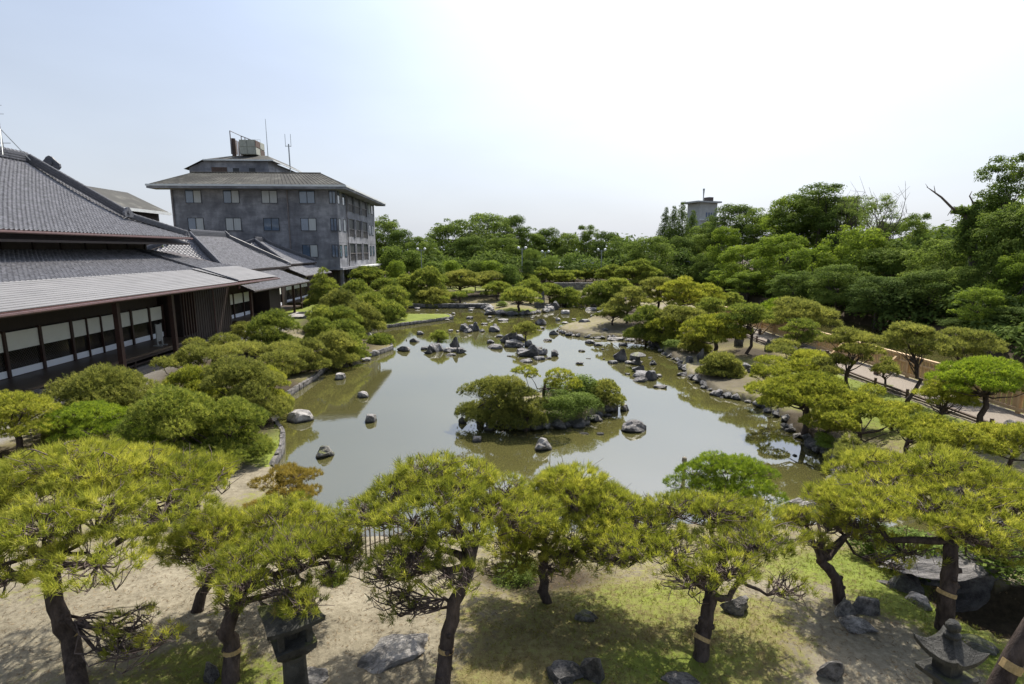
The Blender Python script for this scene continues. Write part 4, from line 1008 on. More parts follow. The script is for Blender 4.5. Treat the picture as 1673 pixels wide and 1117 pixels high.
LAND = [
 (642, 1078, 124, 66, 'flat', 'rock_pale', 'big cracked pale slab rock lying on the sand left of the nearest pine trunk', 1.1),
 (920, 1117, 56, 34, 'lump', 'rock_dark', 'dark squat boulder at the bottom edge, left one of a touching pair', .8),
 (972, 1117, 48, 52, 'jag', 'rock_dark', 'dark pointed boulder at the bottom edge, right one of a touching pair', .8),
 (1205, 1004, 54, 32, 'jag', 'rock', 'angular grey rock on the slope right of the short-trunked pine', .8),
 (958, 1014, 52, 20, 'slab', 'rock_moss', 'low mossy rock in the grass between two near pines', .8),
 (1385, 1008, 34, 32, 'jag', 'rock_pale', 'pale pointed rock left of the pair under the forked pine', .8),
 (1424, 1003, 42, 30, 'slab', 'rock', 'grey blocky rock right of the pair under the forked pine', .8),
 (1402, 1032, 42, 22, 'lump', 'rock_pale', 'pale low rock in front of the pair under the forked pine', .8),
 (1362, 1112, 46, 36, 'jag', 'rock', 'weathered grey rock at the bottom left of the right stone lantern', .8),
 (1118, 1122, 52, 22, 'lump', 'rock', 'grey rock cut by the bottom edge below the short-trunked pine', .8),
 (340, 1114, 42, 34, 'jag', 'rock', 'tilted grey rock at the foot of the left forked pine', .8),
 (505, 1112, 40, 16, 'round', 'rock_pale', 'round brown stone beside the left stone lantern base', .8),
 (1505, 994, 48, 22, 'slab', 'rock_pale', 'flat pale stone at the grass edge left of the rocky overhang', .8),
 (1460, 962, 34, 12, 'flat', 'rock', 'low stone at the top of the green slope', .8),
 (1600, 1062, 70, 24, 'flat', 'rock_moss', 'mossy stone edging the dark hollow behind the right lantern', .8),
 (56, 672, 84, 34, 'slab', 'rock_dark', 'large shaded boulder under the veranda edge', .8),
 (112, 664, 30, 26, 'lump', 'rock', 'bluish rock behind the gravel-side pine', .8),
 (178, 640, 30, 12, 'flat', 'rock_pale', 'pale stepping stone beyond the gravel-side pine', .8),
 (262, 640, 26, 10, 'slab', 'rock', 'flat stone at the gravel kerb behind the left bank pines', .8),
 (235, 655, 22, 9, 'flat', 'rock_pale', 'pale stepping stone on the sand strip behind the left bank pines', .8),
 (1217, 602, 36, 12, 'slab', 'rock_dark', 'large dark flat boulder in the yellow grass of the right bank', .8),
 (1241, 600, 9, 9, 'lump', 'rock_dark', 'upright little dark stone right of the dark flat boulder', .8),
 (1226, 608, 12, 8, 'lump', 'rock_dark', 'small round dark stone in front of the dark flat boulder', .8),
 (1128, 592, 16, 12, 'slab', 'rock_dark', 'dark block at the right bank shore below the leaning pine', .8),
 (1146, 590, 16, 20, 'jag', 'rock_dark', 'dark upright rock next to the low shore pine', .8),
 (1208, 565, 11, 17, 'round', 'rock_dark', 'dark upright egg-shaped stone under the split-trunk pine', .8),
 (1256, 574, 10, 13, 'round', 'rock_dark', 'dark round stone right of the split-trunk pine', .8),
 (1655, 720, 28, 20, 'round', 'rock_dark', 'dark boulder beside the path at the right edge', .8),
 (612, 574, 16, 5, 'flat', 'rock_pale', 'flat pale stone lying on the dry grass point', .8),
 (575, 588, 15, 4, 'flat', 'rock', 'low stone on the dry grass above the left kerb', .8),
 (517, 600, 10, 5, 'flat', 'rock', 'small stone on the kerb beside the round left bank pine', .8),
 (503, 520, 20, 14, 'slab', 'rock_moss', 'dark hedge-like block on the lawn before the second wing', .8),
 (990, 540, 16, 6, 'flat', 'rock_dark', 'dark stone lying on the pale sand of the right point', .8),
 (995, 548, 20, 6, 'flat', 'rock', 'mottled stone lying at the lower edge of the sand point', .8),
]
for px, py, w_, h_, k_, m_, lab, dp in LAND: rock(px, py, w_, h_, k_, m_, lab, onland=True, deep=dp)

# rock overhang above the dark hollow, lower right
hcx, hcy = HOLLOW
oh = empty('rock_overhang', (hcx, hcy, 0), 0, 'long flat rock slab bridging a dark hollow behind the right stone lantern', 'rock slab')
link('top_slab', rock_mesh(91, 4, 26, 'rock', flat=.35, depth=(.4, .85)), oh, (-.15, 1.0, 1.0), .1, (2.1, .62, .34))
link('side_rock', rock_mesh(92, 3, 16, 'rock_dark'), oh, (-1.6, .75, .45), .4, (.4, .45, .5))
link('back_rock', rock_mesh(93, 3, 16, 'rock_dark'), oh, (.1, 1.25, .3), .1, (1.7, .5, .75))

# kerb of the left bank, rock edging elsewhere: pieces of the setting
kerb = empty('stone_kerb', (0, 0, 0), kind='structure')
def walk(pts, step):
    pts = [Vector(p) for p in pts]; out = []; carry = 0
    for a, b in zip(pts[:-1], pts[1:]):
        L = (b - a).length; d = (b - a) / max(L, 1e-6); s = carry
        while s < L: out.append((a + d * s, math.atan2(d.y, d.x))); s += step * rnd.uniform(.85, 1.15)
        carry = s - L
    return out
KM = []
for s in range(5):
    q = np.random.default_rng(s + 50); b = MB(); b.box(-.5, .5, -.5, .5, -.5, .5)
    b.v = [tuple(np.array(v) * q.uniform(.82, 1.0, 3)) for v in b.v]; KM.append(b.mesh('kerb_stone', M['rock'])); 
kp = [atz(x, y, 0) for x, y in POND_PX[0:15]][::1]
lawnp = [atz(x, y, 0) for x, y in POND_PX[15:21]]
for poly, stp in ((kp, .42), (lawnp, .5)):
    for p, a in walk(poly, stp):
        o = link('stone', KM[rnd.randrange(5)], kerb, (p.x, p.y, (.10 + rnd.uniform(-.03, .03))), a, (stp * 1.05, .17, .42))
edging = empty('rock_edging', (0, 0, 0), kind='structure')
EM = [rock_mesh(300 + s, 3, 17, ('rock_dark', 'rock_pale', 'rock_dark', 'rock')[s % 4], depth=(.4, .85)) for s in range(8)]
def edge_run(pxs, step, s0, s1):
    for p, a in walk([atz(x, y, 0) for x, y in pxs], step):
        s = rnd.uniform(s0, s1)
        link('stone', EM[rnd.randrange(8)], edging, (p.x + rnd.uniform(-.22, .22), p.y + rnd.uniform(-.22, .22), rnd.uniform(.02, .14)), rnd.uniform(0, 3), (s * rnd.uniform(1, 1.5), s, s * rnd.uniform(.6, 1.0)))
edge_run(POND_PX[38:59], .40, .10, .30)
edge_run(POND_PX[38:59], .9, .22, .42)
edge_run(POND_PX[59:61], .55, .2, .4)
edge_run(POND_PX[64:73], .5, .2, .35)
edge_run(POND_PX[22:36], .9, .35, .75)
edge_run([(786, 680), (800, 692), (850, 699), (905, 702), (960, 690), (1000, 674)], .5, .22, .5)

# ------------------------------------------------------------------ wooden deck fence, path, moat side
path = MB()
pz = .86
path.box(17.0, 19.4, 8, 56, .4, pz)
tag(path.build('gravel_path', simple('path_gravel', (.20, .17, .135), .95, .25, 14, .4)), kind='structure')
fence = empty('wooden_fence', (19.3, 8, pz), 0, 'long new yellow timber fence with braces between the path and the moat', 'fence')
bd = MB().box(0, .03, 0, .165, .12, 1.0).mesh('board', M['cedar'])
y = 0.0; Yend = 46
while y < Yend:
    link('board', bd, fence, (.05 + rnd.uniform(-.004, .004), y, rnd.uniform(-.01, .01))); y += .235
MB().box(-.06, .09, 0, Yend, 1.04, 1.12).build('top_rail', M['cedar'], fence)
MB().box(-.05, .045, 0, Yend, .72, .80).build('middle_rail', M['cedar'], fence)
MB().box(-.09, .045, 0, Yend, .10, .22).build('bottom_rail', M['cedar'], fence)
pm = MB().box(-.07, .045, -.06, .06, -.6, 1.038).mesh('post', M['cedar'])
brm = MB(); brm.poly([(-.09, -.06, .95), (-.09, .06, .95), (-.95, .06, .06), (-.95, -.06, .06)], (.0, 0, -.15)); brm = brm.mesh('brace', M['cedar'])
sk = MB().box(-1.08, -.93, -.08, .08, -.2, .42).mesh('stake', M['cedar_old'])
for k in range(24): link('post', pm, fence, (0, k * 1.95 + .1, 0))
for k in range(11):
    link('brace', brm, fence, (0, k * 4.3 + 1.2, 0)); link('stake', sk, fence, (-.02, k * 4.3 + 1.2, 0))
rail = empty('path_edging', (16.9, 8, pz), 0, 'low dark log edging along the garden side of the path', 'path edging')
for k in range(23):
    MB().tube([(rnd.uniform(-.03, .03), k * 2.05, .12), (rnd.uniform(-.03, .03), k * 2.05 + 2.0, .12)], .055, 7).build('log', M['cedar_old'], rail)
    MB().tube([(0, k * 2.05 - .02, -.3), (0, k * 2.05 - .02, .30)], .06, 7).build('peg', M['cedar_old'], rail)

# bamboo fences
def picket_fence(p0, p1, n_, h, label, m='bamboo', rails=(.3, .75)):
    d = (p1 - p0); L = math.hypot(d.x, d.y); a = math.atan2(d.y, d.x)
    f = empty('bamboo_fence', p0, a, label, 'fence')
    for k in range(n_): MB().tube([(L * k / (n_ - 1), 0, -.2), (L * k / (n_ - 1) + rnd.uniform(-.02, .02), 0, h * rnd.uniform(.92, 1.06))], .018, 6).build('picket', M[m], f)
    for r_ in rails: MB().tube([(-.1, .03, h * r_), (L + .1, .03, h * r_ + d.z * 0)], .02, 6).build('rail', M[m], f)
    return f
picket_fence(gnd(577, 925), gnd(592, 905), 4, .62, 'short end of weathered bamboo fence at the sand corner by the pond')
picket_fence(gnd(590, 914), gnd(652, 892), 9, .85, 'weathered bamboo picket fence at the near shore behind the central pine')
picket_fence(gnd(262, 752), gnd(289, 756), 4, .38, 'tiny bamboo guard rail in the pines by the sand patch on the left')
picket_fence(gnd(312, 556), gnd(338, 552), 6, .75, 'pale pointed picket guard against the dark boarded bay of the villa', 'ivory')

# ------------------------------------------------------------------ stone lanterns
def flared_roof(s, h, lift, m, name, parent, z, n_=4, cut=None):
    """pyramidal roof with upswept corners"""
    b = MB(); k = 8; rings = []
    for j, t in enumerate(np.linspace(0, 1, 6)):
        w_ = s * (.16 + .84 * t ** 1.15); zz = z + h * (1 - t) ** 1.25
        ring = []
        for side in range(n_):
            for q in range(k):
                f_ = q / k; a0 = 2 * math.pi * side / n_ + math.pi / n_; a1 = a0 + 2 * math.pi / n_
                x = (1 - f_) * math.cos(a0) + f_ * math.cos(a1); y_ = (1 - f_) * math.sin(a0) + f_ * math.sin(a1)
                cnr = (abs(f_ - .5) * 2) ** 3
                ring.append((x * w_ * (1 + .06 * cnr * t), y_ * w_ * (1 + .06 * cnr * t), zz + lift * cnr * t ** 3))
        rings.append(ring)
    low = [(x, y_, zz - .07 * s * 2) for x, y_, zz in rings[-1]]; rings.append([(x * .97, y_ * .97, zz) for x, y_, zz in low]); rings.append([(x * .55, y_ * .55, z - .05) for x, y_, _ in low])
    nk = n_ * k; base = 0
    for r_ in rings: b.v += r_
    for i in range(len(rings) - 1):
        for q in range(nk):
            a = i * nk + q; c = i * nk + (q + 1) % nk
            b.f.append((a, c, c + nk, a + nk)[::-1])
    b.f.append(tuple(range(nk))); b.f.append(tuple(range((len(rings) - 1) * nk, len(rings) * nk))[::-1])
    return b.build(name, M[m], parent)
# left lantern (square, moss and grass growing on its roof)
p = gnd(487, 1150); p = Vector((atz(478, 1040, 2.1).x, atz(478, 1040, 2.1).y, 0)); p.z = gz(p.x, p.y)
L1 = empty('stone_lantern', p, .6, 'square stone lantern with grass growing on its roof, under the forked pine', 'stone lantern')
MB().lathe([(.17, -.1), (.15, .5), (.145, .8), (.18, .88)], 14).build('pillar', M['lantern'], L1, smooth=False)
MB().lathe([(.20, .86), (.33, .98), (.35, 1.06), (.30, 1.07)], 4, rot=math.pi / 4).build('platform', M['lantern'], L1)
fb = MB()
for sx in (-1, 1):
    for sy in (-1, 1): fb.box(sx * .17 - .035, sx * .17 + .035, sy * .17 - .035, sy * .17 + .035, 1.06, 1.36)
fb.box(-.2, .2, -.2, .2, 1.33, 1.375); fb.build('fire_box', M['lantern'], L1)
MB().lathe([(.07, 1.07), (.09, 1.16), (.05, 1.2)], 10).build('lamp_cup', M['lantern'], L1)
flared_roof(.46, .20, .05, 'lantern', 'lantern_roof', L1, 1.40)
LTOP = L1.location + Vector((0, 0, 1.55))
# right lantern (hexagonal-looking roof with sharp corners and ball)
p = Vector((atz(1548, 1085, 2.0).x, atz(1548, 1085, 2.0).y, 0)); p.z = gz(p.x, p.y)
L2 = empty('stone_lantern', p, .30, 'dark stone lantern with pointed roof corners and ball finial at the bottom right', 'stone lantern')
MB().lathe([(.2, -.1), (.16, .1), (.15, .7), (.17, .75)], 14).build('pillar', M['lantern'], L2)
MB().lathe([(.22, .72), (.40, .80), (.42, .86), (.36, .88)], 4, rot=math.pi / 4).build('platform', M['lantern'], L2)
MB().lathe([(.20, .88), (.20, 1.12)], 4, rot=math.pi / 4).build('fire_box', M['lantern'], L2)
flared_roof(.46, .22, .10, 'lantern', 'lantern_roof', L2, 1.15)
MB().lathe([(.09, 1.32), (.13, 1.37), (.10, 1.40), (.06, 1.41), (.095, 1.44), (.105, 1.49), (.07, 1.54), (.015, 1.56)], 12).build('finial', M['lantern'], L2, smooth=True)
L2.scale = (.76, .76, 1.0)
# low snow-viewing lantern in the water
p = atz(1042, 592, .25)
L3 = empty('water_lantern', p, .3, 'low stone lantern with wide flat cap standing on rocks in the water', 'stone lantern')
MB().lathe([(.2, -.1), (.14, .3), (.16, .42)], 8).build('pillar', M['lantern'], L3)
MB().lathe([(.5, .42), (.52, .47), (.3, .58), (.08, .64)], 6).build('cap', M['lantern'], L3)
# stone pillar-like post poking up beside the dome pine
p = gnd(1112, 800)
pp = atz(1117, 772, 0.1)
tag(MB().lathe([(.06, -.3), (.06, .35), (.085, .38), (.07, .5), (.02, .53)], 8).build('mooring_post', M['bamboo'], None), 'small pale post standing in the water left of the dome pine', 'post').location = pp
# dry stone wall and retaining wall on the far bank
a, b_ = atY(905, 476, 84), atY(968, 476, 84)
fw = empty('far_stone_wall', (a.x, 84, 1.2), 0, 'low grey stone retaining wall below the far lawn', 'wall')
for r_ in range(3):
    x = 0; 
    while x < b_.x - a.x:
        w_ = rnd.uniform(.5, .9)
        MB().box(x, x + w_ - .03, rnd.uniform(0, .06), .6, r_ * .38 - .3, r_ * .38 + .04).build('stone', M['stonewall'], fw); x += w_
a, b_ = atz(632, 505, 0), atz(800, 498, 0)
bk = empty('far_bank_wall', (a.x, a.y + 1.1, 0), 0, 'dark stone bank wall behind the far left water', 'wall')
for r_ in range(2):
    x = 0
    while x < b_.x - a.x - .5:
        w_ = rnd.uniform(.8, 1.5)
        MB().box(x, x + w_ - .04, rnd.uniform(-.1, .1), 1.0, r_ * .42 - .3, r_ * .42 + .10).build('stone', M['rock_dark'], bk); x += w_
# ------------------------------------------------------------------ needle crowns
def needles(P, D, L, w, k, spread, tint0, q, name, m, droop=0.0):
    n = len(P)
    T = unit(D[:, None, :] + q.normal(size=(n, k, 3)) * spread + np.array([0, 0, -droop]))
    Ls = L * q.uniform(.7, 1.15, (n, k, 1)) 
    base = P[:, None, :] + q.normal(size=(n, k, 3)) * (L * .14)
    side = unit(np.cross(T, q.normal(size=(n, k, 3)))) * (w / 2)
    V = np.stack([base - side, base + side, base + T * Ls], 2)           # n,k,3,3
    t = np.repeat(tint0[:, None] + q.normal(size=(n, k)) * .06, 3).reshape(-1)
    return np_mesh(name, V, 3, M[m], np.clip(t, 0, 1))
def pad_points(pads, dens, q, under=.0):
    Ps, Ds, Ts = [], [], []
    for (cx, cy, cz, rx, ry, rz_) in pads:
        area = math.pi * rx * ry * 1.3 + 2.2 * rz_ * (rx + ry)
        n = max(6, int(area * dens))
        u = unit(q.normal(size=(n, 3))); u[:, 2] = np.where(u[:, 2] < -under, -u[:, 2] * q.uniform(-.25, 1, n), u[:, 2])
        u = unit(u)
        az = np.arctan2(u[:, 1], u[:, 0]); ph = q.uniform(0, 6.28, 3)
        bump = 1 + .10 * np.sin(3 * az + ph[0]) + .07 * np.sin(5 * az + ph[1] + 3 * u[:, 2]) + .05 * np.sin(9 * az + ph[2] + 7 * u[:, 2])
        r = bump * (1 - .22 * q.random(n) ** 2)
        P = np.stack([cx + u[:, 0] * rx * r, cy + u[:, 1] * ry * r, cz + u[:, 2] * rz_ * r], 1)
        D = unit(u * .65 + np.array([0, 0, .75]))
        pt = q.normal() * .07
        Ps.append(P); Ds.append(D); Ts.append(.47 + .06 * u[:, 2] + pt * 1.3 + q.normal(size=n) * .20)  # pad tops a little lighter: fresh growth plus shading put in the tint
    return np.concatenate(Ps), np.concatenate(Ds), np.concatenate(Ts)
def bez(a, b, q, sag=.0, k=6, wob=.08):
    a, b = np.array(a, float), np.array(b, float); L = np.linalg.norm(b - a)
    t = np.linspace(0, 1, k)[:, None]; P = a + (b - a) * t
    P += np.sin(t * math.pi) * q.normal(size=3) * wob * L; P[:, 2] += (np.sin(t * math.pi) * sag * L).ravel()
    P[1:-1] += q.normal(size=(k - 2, 3)) * wob * .25 * L
    return P
def pine_pads(kind, W_, Dp, H_, q, dense=1.0):
    pads = []
    def dome(n, h0, h1, rr, pr, flat=.34, curve=.55):
        for i in range(n):
            rho = math.sqrt((i + .4) / n) * rr; th = i * 2.39996 + q.uniform(-.35, .35)
            x, y = rho * math.cos(th) * W_ / 2, rho * math.sin(th) * Dp / 2
            z = h1 - (h1 - h0) * (rho ** 2) * curve + q.normal() * .04 * H_
            r = pr * q.uniform(.9, 1.3)
            pads.append((x, y, z - r * flat * W_ * .5, r * W_ / 2, r * Dp / 2 * 1.0, r * flat * W_ / 2 * q.uniform(.85, 1.2)))
    if kind == 'umbrella':
        dome(int(9 * dense), .62 * H_, H_, .78, .36, .36, 1.0); dome(int(7 * dense), .38 * H_, .70 * H_, .95, .30, .4, .7)
    elif kind == 'parasol':
        dome(int(11 * dense), .60 * H_, H_, .80, .34, .40, 1.0); dome(int(5 * dense), .55 * H_, .72 * H_, .75, .22, .4, .6)
    elif kind == 'dome':
        dome(int(15 * dense), .42 * H_, H_, .80, .29, .42, 1.0); dome(int(10 * dense), .30 * H_, .62 * H_, .88, .24, .4, .7)
    elif kind == 'mound':
        dome(int(11 * dense), .34 * H_, H_, .76, .34, .72, 1.0); dome(int(11 * dense), .05 * H_, .50 * H_, .98, .28, .8, .7)
        for i in range(int(11 * dense)):
            th = i * 2 * math.pi / 11 + q.uniform(-.3, .3); r = q.uniform(.24, .34); pads.append((math.cos(th) * W_ * .42, math.sin(th) * Dp * .42, .14 * H_, r * W_ / 2, r * Dp / 2, .17 * H_))
    elif kind == 'cone':
        for lv in range(7):
            f_ = lv / 6; rr = (1 - f_ * .80) * .74; z = (.22 + .74 * f_) * H_
            for i in range(max(1, int(6 * (1 - f_ * .8)))):
                th = i * 2 * math.pi / max(1, int(6 * (1 - f_ * .8))) + lv * .9 + q.uniform(-.3, .3); r = q.uniform(.28, .4) * (1 - .45 * f_)
                pads.append((math.cos(th) * rr * .6 * W_ / 2, math.sin(th) * rr * .6 * Dp / 2, z, r * W_ * .62, r * Dp * .62, .085 * H_))
    elif kind == 'spread':
        for i in range(int(8 * dense)):
            x, y = q.uniform(-.38, .38) * W_, q.uniform(-.38, .38) * Dp; r = q.uniform(.26, .4)
            pads.append((x, y, H_ * q.uniform(.5, .88), r * W_ / 2, r * Dp / 2, H_ * .15))
    return pads
def pine(base, W_, H_, kind, mm, label, dist, group=None, Dp=None, lean=(0, 0), dense=1.0, q=None, pads=None, name='pine_tree', bare=False):
    q = q or np.random.default_rng(int(abs(base[0] * 977 + base[1] * 131)) + 5)
    Dp = Dp or W_ * .9
    root = empty(name, base, 0, label, 'pine tree', group)
    own = pads is not None
    pads = pads or pine_pads(kind, W_, Dp, H_, q, dense)
    if not own: pads = [(x + lean[0], y + lean[1], z, a, b, c) for x, y, z, a, b, c in pads]
    s = F_PX / dist
    Ln = min(max(.085, 3.6 / s), .26); w = max(.0065, .62 / s); k = 20 if dist < 13 else (10 if dist < 24 else 7)
    dens = min(240, 1 / (Ln * Ln * (.50 if dist < 13 else .40)))
    P, D, T = pad_points(pads, dens, q, under=.05 if kind in ('mound', 'cone', 'dome') else -.05)
    link('crown', needles(P, D, Ln, w, k, .62, T, q, 'pine_needles', mm), root)
    # trunk and limbs
    b = MB(); hub = np.array([lean[0], lean[1], H_ * (.55 if kind in ('umbrella', 'spread', 'parasol') else .5)])
    r0 = max(.05, W_ * .028)
    tp = bez((0, 0, -.25), hub, q, 0, 7, .10); b.tube(tp, np.linspace(r0 * 1.25, r0 * .75, 7), 7)
    for (x, y, z, a, bb, c) in pads:
        f_ = q.uniform(.7, 1.0); st = tp[min(6, int(f_ * 6))]
        if kind == 'cone': st = np.array([hub[0], hub[1], z - .1 * H_])
        b.tube(bez(st, (x, y, z - c * .4), q, -.03, 5, .09), np.linspace(r0 * .40, r0 * .12, 5), 5, cap=False)
    if kind == 'cone': b.tube(bez(hub, (lean[0], lean[1], H_ * .93), q, 0, 4, .03), np.linspace(r0 * .75, r0 * .2, 4), 6)
    b.build('trunk', M['bark'], root, smooth=True); TRI[0] += len(b.f) * 2
    if dist < 36 and kind in ('umbrella', 'spread', 'dome', 'parasol'):
        tw = MB()
        for (x, y, z, a, bb, c) in pads:
            for _ in range(7 if dist > 20 else 10):
                th = q.uniform(0, 6.28); rr = q.uniform(.5, .95)
                e = (x + math.cos(th) * a * rr, y + math.sin(th) * bb * rr, z + c * q.uniform(.0, .55))
                tw.tube(bez((x, y, z - c * .4), e, q, -.05, 4, .1), [r0 * .16, r0 * .12, r0 * .09, r0 * .05], 3, cap=False)
        tw.build('branch', M['twig'], root); TRI[0] += len(tw.f) * 2
    return root

# near pines: built limb by limb ------------------------------------------------
def near_pine(base, hub, center, rad, label, seed, n_pads=15, mm='needle', r0=.11, low=(), mid=(), band=True, cup=.9, tdens=1.0, gaps=.0):
    """base, hub: foot and fork of the trunk (world); center: top middle of the crown; rad: (rx, ry, drop)"""
    q = np.random.default_rng(seed)
    base, hub, C = np.array(base, float), np.array(hub, float), np.array(center, float)
    root = empty('pine_tree', tuple(base), 0, label, 'pine tree')
    pads = []
    for i in range(n_pads):
        rho = math.sqrt((i + .35) / n_pads) * .80; th = i * 2.39996 + q.uniform(-.3, .3)
        r = q.uniform(.20, .33)
        z = C[2] - rad[2] * rho ** 2 * cup + q.normal() * .09
        pads.append((C[0] + rho * math.cos(th) * rad[0], C[1] + rho * math.sin(th) * rad[1], z - .16, r * rad[0], r * rad[1], q.uniform(.13, .2)))
    for i in range(int(n_pads * .55)):                 # second, lower storey of pads
        rho = q.uniform(.35, .92); th = q.uniform(0, 6.28); r = q.uniform(.17, .28)
        pads.append((C[0] + rho * math.cos(th) * rad[0], C[1] + rho * math.sin(th) * rad[1], C[2] - rad[2] * (.55 + .5 * rho ** 2) + q.normal() * .08, r * rad[0], r * rad[1], q.uniform(.10, .15)))
    pads += list(low)
    pads = [(x - base[0], y - base[1], z - base[2], a, b, c) for x, y, z, a, b, c in pads]
    h = hub - base
    dist = float(np.linalg.norm(C - np.array([0, 0, CAM_H])))
    P, D, T = pad_points(pads[:n_pads], 112 * tdens, q, under=-.02); P2, D2, T2 = pad_points(pads[n_pads:], 58 * tdens, q, under=-.02)
    P, D, T = np.concatenate([P, P2]), np.concatenate([D, D2]), np.concatenate([T, T2])
    keep = q.random(len(P)) > gaps + .08; P, D, T = P[keep], D[keep], T[keep]
    T += .06
    link('crown', needles(P, D, .115, .0085, 24, .60, T, q, 'pine_needles', mm), root)
    tp = bez((0, 0, -.4), h, q, 0, 9, .05) if not len(mid) else np.array([(0, 0, -.4)] + [tuple(np.array(m_) - base) for m_ in mid] + [tuple(h)])
    if len(mid):      # resample
        t = np.linspace(0, len(tp) - 1, 10); tp = np.stack([np.interp(t, np.arange(len(tp)), tp[:, c]) for c in range(3)], 1)
    tp[1:-1] += q.normal(size=tp[1:-1].shape) * .012
    nrm = len(tp)
    tb = MB(); tb.tube(tp, np.linspace(r0 * 1.15, r0 * .85, nrm) * (1 + .10 * q.random(nrm)), 14)
    for _ in range(5):     # burls
        i = q.integers(2, nrm - 1); c = tp[i]; a = q.uniform(0, 6.28); d = np.array([math.cos(a), math.sin(a), .2])
        tb.tube([c, c + d * r0 * 1.35], [r0 * .7, r0 * .35], 6)
    # main limbs: 5-6, then branches to the pads from the nearest limb joint
    joints = []
    nl = 6
    for i in range(nl):
        th = i * 2 * math.pi / nl + q.uniform(-.3, .3); rr = q.uniform(.42, .6)
        e = np.array([C[0] + math.cos(th) * rad[0] * rr, C[1] + math.sin(th) * rad[1] * rr, C[2] - rad[2] * q.uniform(.6, .85)]) - base
        path_ = bez(h, e, q, -.06, 8, .13)
        lb = MB(); lb.tube(path_, np.linspace(r0 * .62, r0 * .24, 8), 9)
        lb.build('limb', M['bark'], root, smooth=True); joints += [tuple(p_) for p_ in path_[2:]]
    joints += [tuple(h), tuple(tp[-3]), tuple(tp[-4])]
    J = np.array(joints)
    bb = MB(); tw = MB()
    for (x, y, z, a, b, c) in pads:
        e = np.array([x, y, z - c * .5]); d = np.linalg.norm((J - e) * np.array([1, 1, 1.6]), axis=1); st = J[np.argmin(d)]
        path_ = bez(st, e, q, -.08, 7, .14)
        bb.tube(path_, np.linspace(r0 * .30, r0 * .13, 7), 6, cap=False)
        for _ in range(28):
            s_ = path_[q.integers(3, 7)]; th = q.uniform(0, 6.28); rr = q.uniform(.45, 1.0)
            e2 = (x + math.cos(th) * a * rr, y + math.sin(th) * b * rr, z + c * q.uniform(-.1, 1.0))
            p2 = bez(s_, e2, q, -.05, 5, .16); tw.tube(p2, [r0 * .12, r0 * .10, r0 * .085, r0 * .06, r0 * .04], 4, cap=False)
            e3 = np.array(e2) + q.normal(size=3) * .10; tw.tube([p2[2], (p2[2] + e3) / 2 + q.normal(size=3) * .02, e3], [r0 * .07, r0 * .055, r0 * .03], 3, cap=False)
    tb.build('trunk', M['bark'], root, smooth=True)
    bb.build('branch', M['bark'], root, smooth=True); tw.build('twigs', M['twig'], root, smooth=True)
    TRI[0] += (len(tb.f) + len(bb.f) + len(tw.f)) * 2
    if band:
        i = 3; c = tp[i]; d = unit(tp[i + 1] - tp[i]); MB().tube([c - d * .03, c + d * .03], r0 * 1.22, 12).build('straw_band', M['straw'], root)
    return root
def Z(px, py, z): return tuple(atz(px, py, z))
def G(px, py): return tuple(gnd(px, py))
near_pine(G(140, 1150), Z(82, 925, 2.7), (-6.15, 7.1, 4.05), (2.2, 2.1, .95), 'big pine at the left edge with a thick leaning trunk and a broad layered crown', 101, 20, r0=.105, gaps=.12,
          low=[(*Z(215, 1020, 1.9), .42, .32, .12), (*Z(265, 1040, 1.75), .28, .25, .10), (*Z(205, 1060, 1.6), .3, .2, .1), (*Z(-10, 860, 3.0), .5, .5, .16)], mid=[Z(112, 1040, 1.6), Z(90, 990, 2.1)])
near_pine(G(372, 1128), Z(392, 955, 2.3), (-3.10, 6.8, 3.1), (1.2, 1.0, .55), 'forked near pine with a straw band, its limbs reaching over the left stone lantern', 102, 11, r0=.10,
          mid=[Z(377, 1060, 1.4), Z(374, 1020, 1.8)], low=[(*Z(455, 1010, 2.0), .16, .12, .06), (*Z(520, 900, 2.75), .36, .3, .12), (*Z(360, 930, 2.8), .35, .3, .12)])
near_pine(G(300, 1010), Z(350, 900, 1.9), (-4.05, 8.15, 2.85), (1.65, 1.3, .75), 'yellow-green pine just behind the forked one on the left, crown touching it', 103, 18, r0=.08, band=False)
near_pine(G(718, 1135), Z(768, 925, 2.75), (-1.0, 7.5, 3.72), (1.60, 1.45, .80), 'central near pine with a slender leaning trunk, straw band and open twiggy crown', 104, 16, r0=.095, gaps=.08,
          mid=[Z(728, 1060, 1.5), Z(745, 985, 2.15)], low=[(*Z(585, 840, 3.2), .42, .4, .15), (*Z(640, 960, 2.35), .36, .3, .15), (*Z(655, 1000, 2.05), .28, .25, .13), (*Z(620, 930, 2.6), .3, .25, .12), (*Z(690, 930, 2.6), .3, .3, .1)])
near_pine(G(895, 985), Z(892, 900, 1.9), (.95, 8.75, 3.1), (1.6, 1.4, 1.3), 'smooth dome-crowned bright pine right behind the central near pine', 105, 27, r0=.08, band=False, mm='needle', tdens=1.15,
          low=[(*Z(900, 930, 1.9), .4, .3, .14), (*Z(820, 930, 1.95), .4, .3, .14)])
near_pine(G(1140, 1078), Z(1162, 965, 2.0), (2.95, 7.85, 3.05), (1.85, 1.25, .60), 'short-trunked near pine with a wide low bare-twigged crown right of centre', 106, 16, r0=.10, gaps=.22,
          mid=[Z(1148, 1040, 1.35), Z(1156, 1010, 1.6)], low=[(*Z(1000, 910, 2.4), .4, .3, .12), (*Z(1290, 960, 2.1), .32, .28, .1)])
near_pine(G(1375, 990), Z(1340, 915, 1.75), (5.55, 8.9, 2.45), (.95, .75, .35), 'small forked pine with a thin flat crown between the two large right pines', 107, 8, r0=.085, band=False, gaps=.15,
          mid=[Z(1372, 950, 1.35)], low=[(*Z(1460, 925, 1.7), .3, .25, .08)])
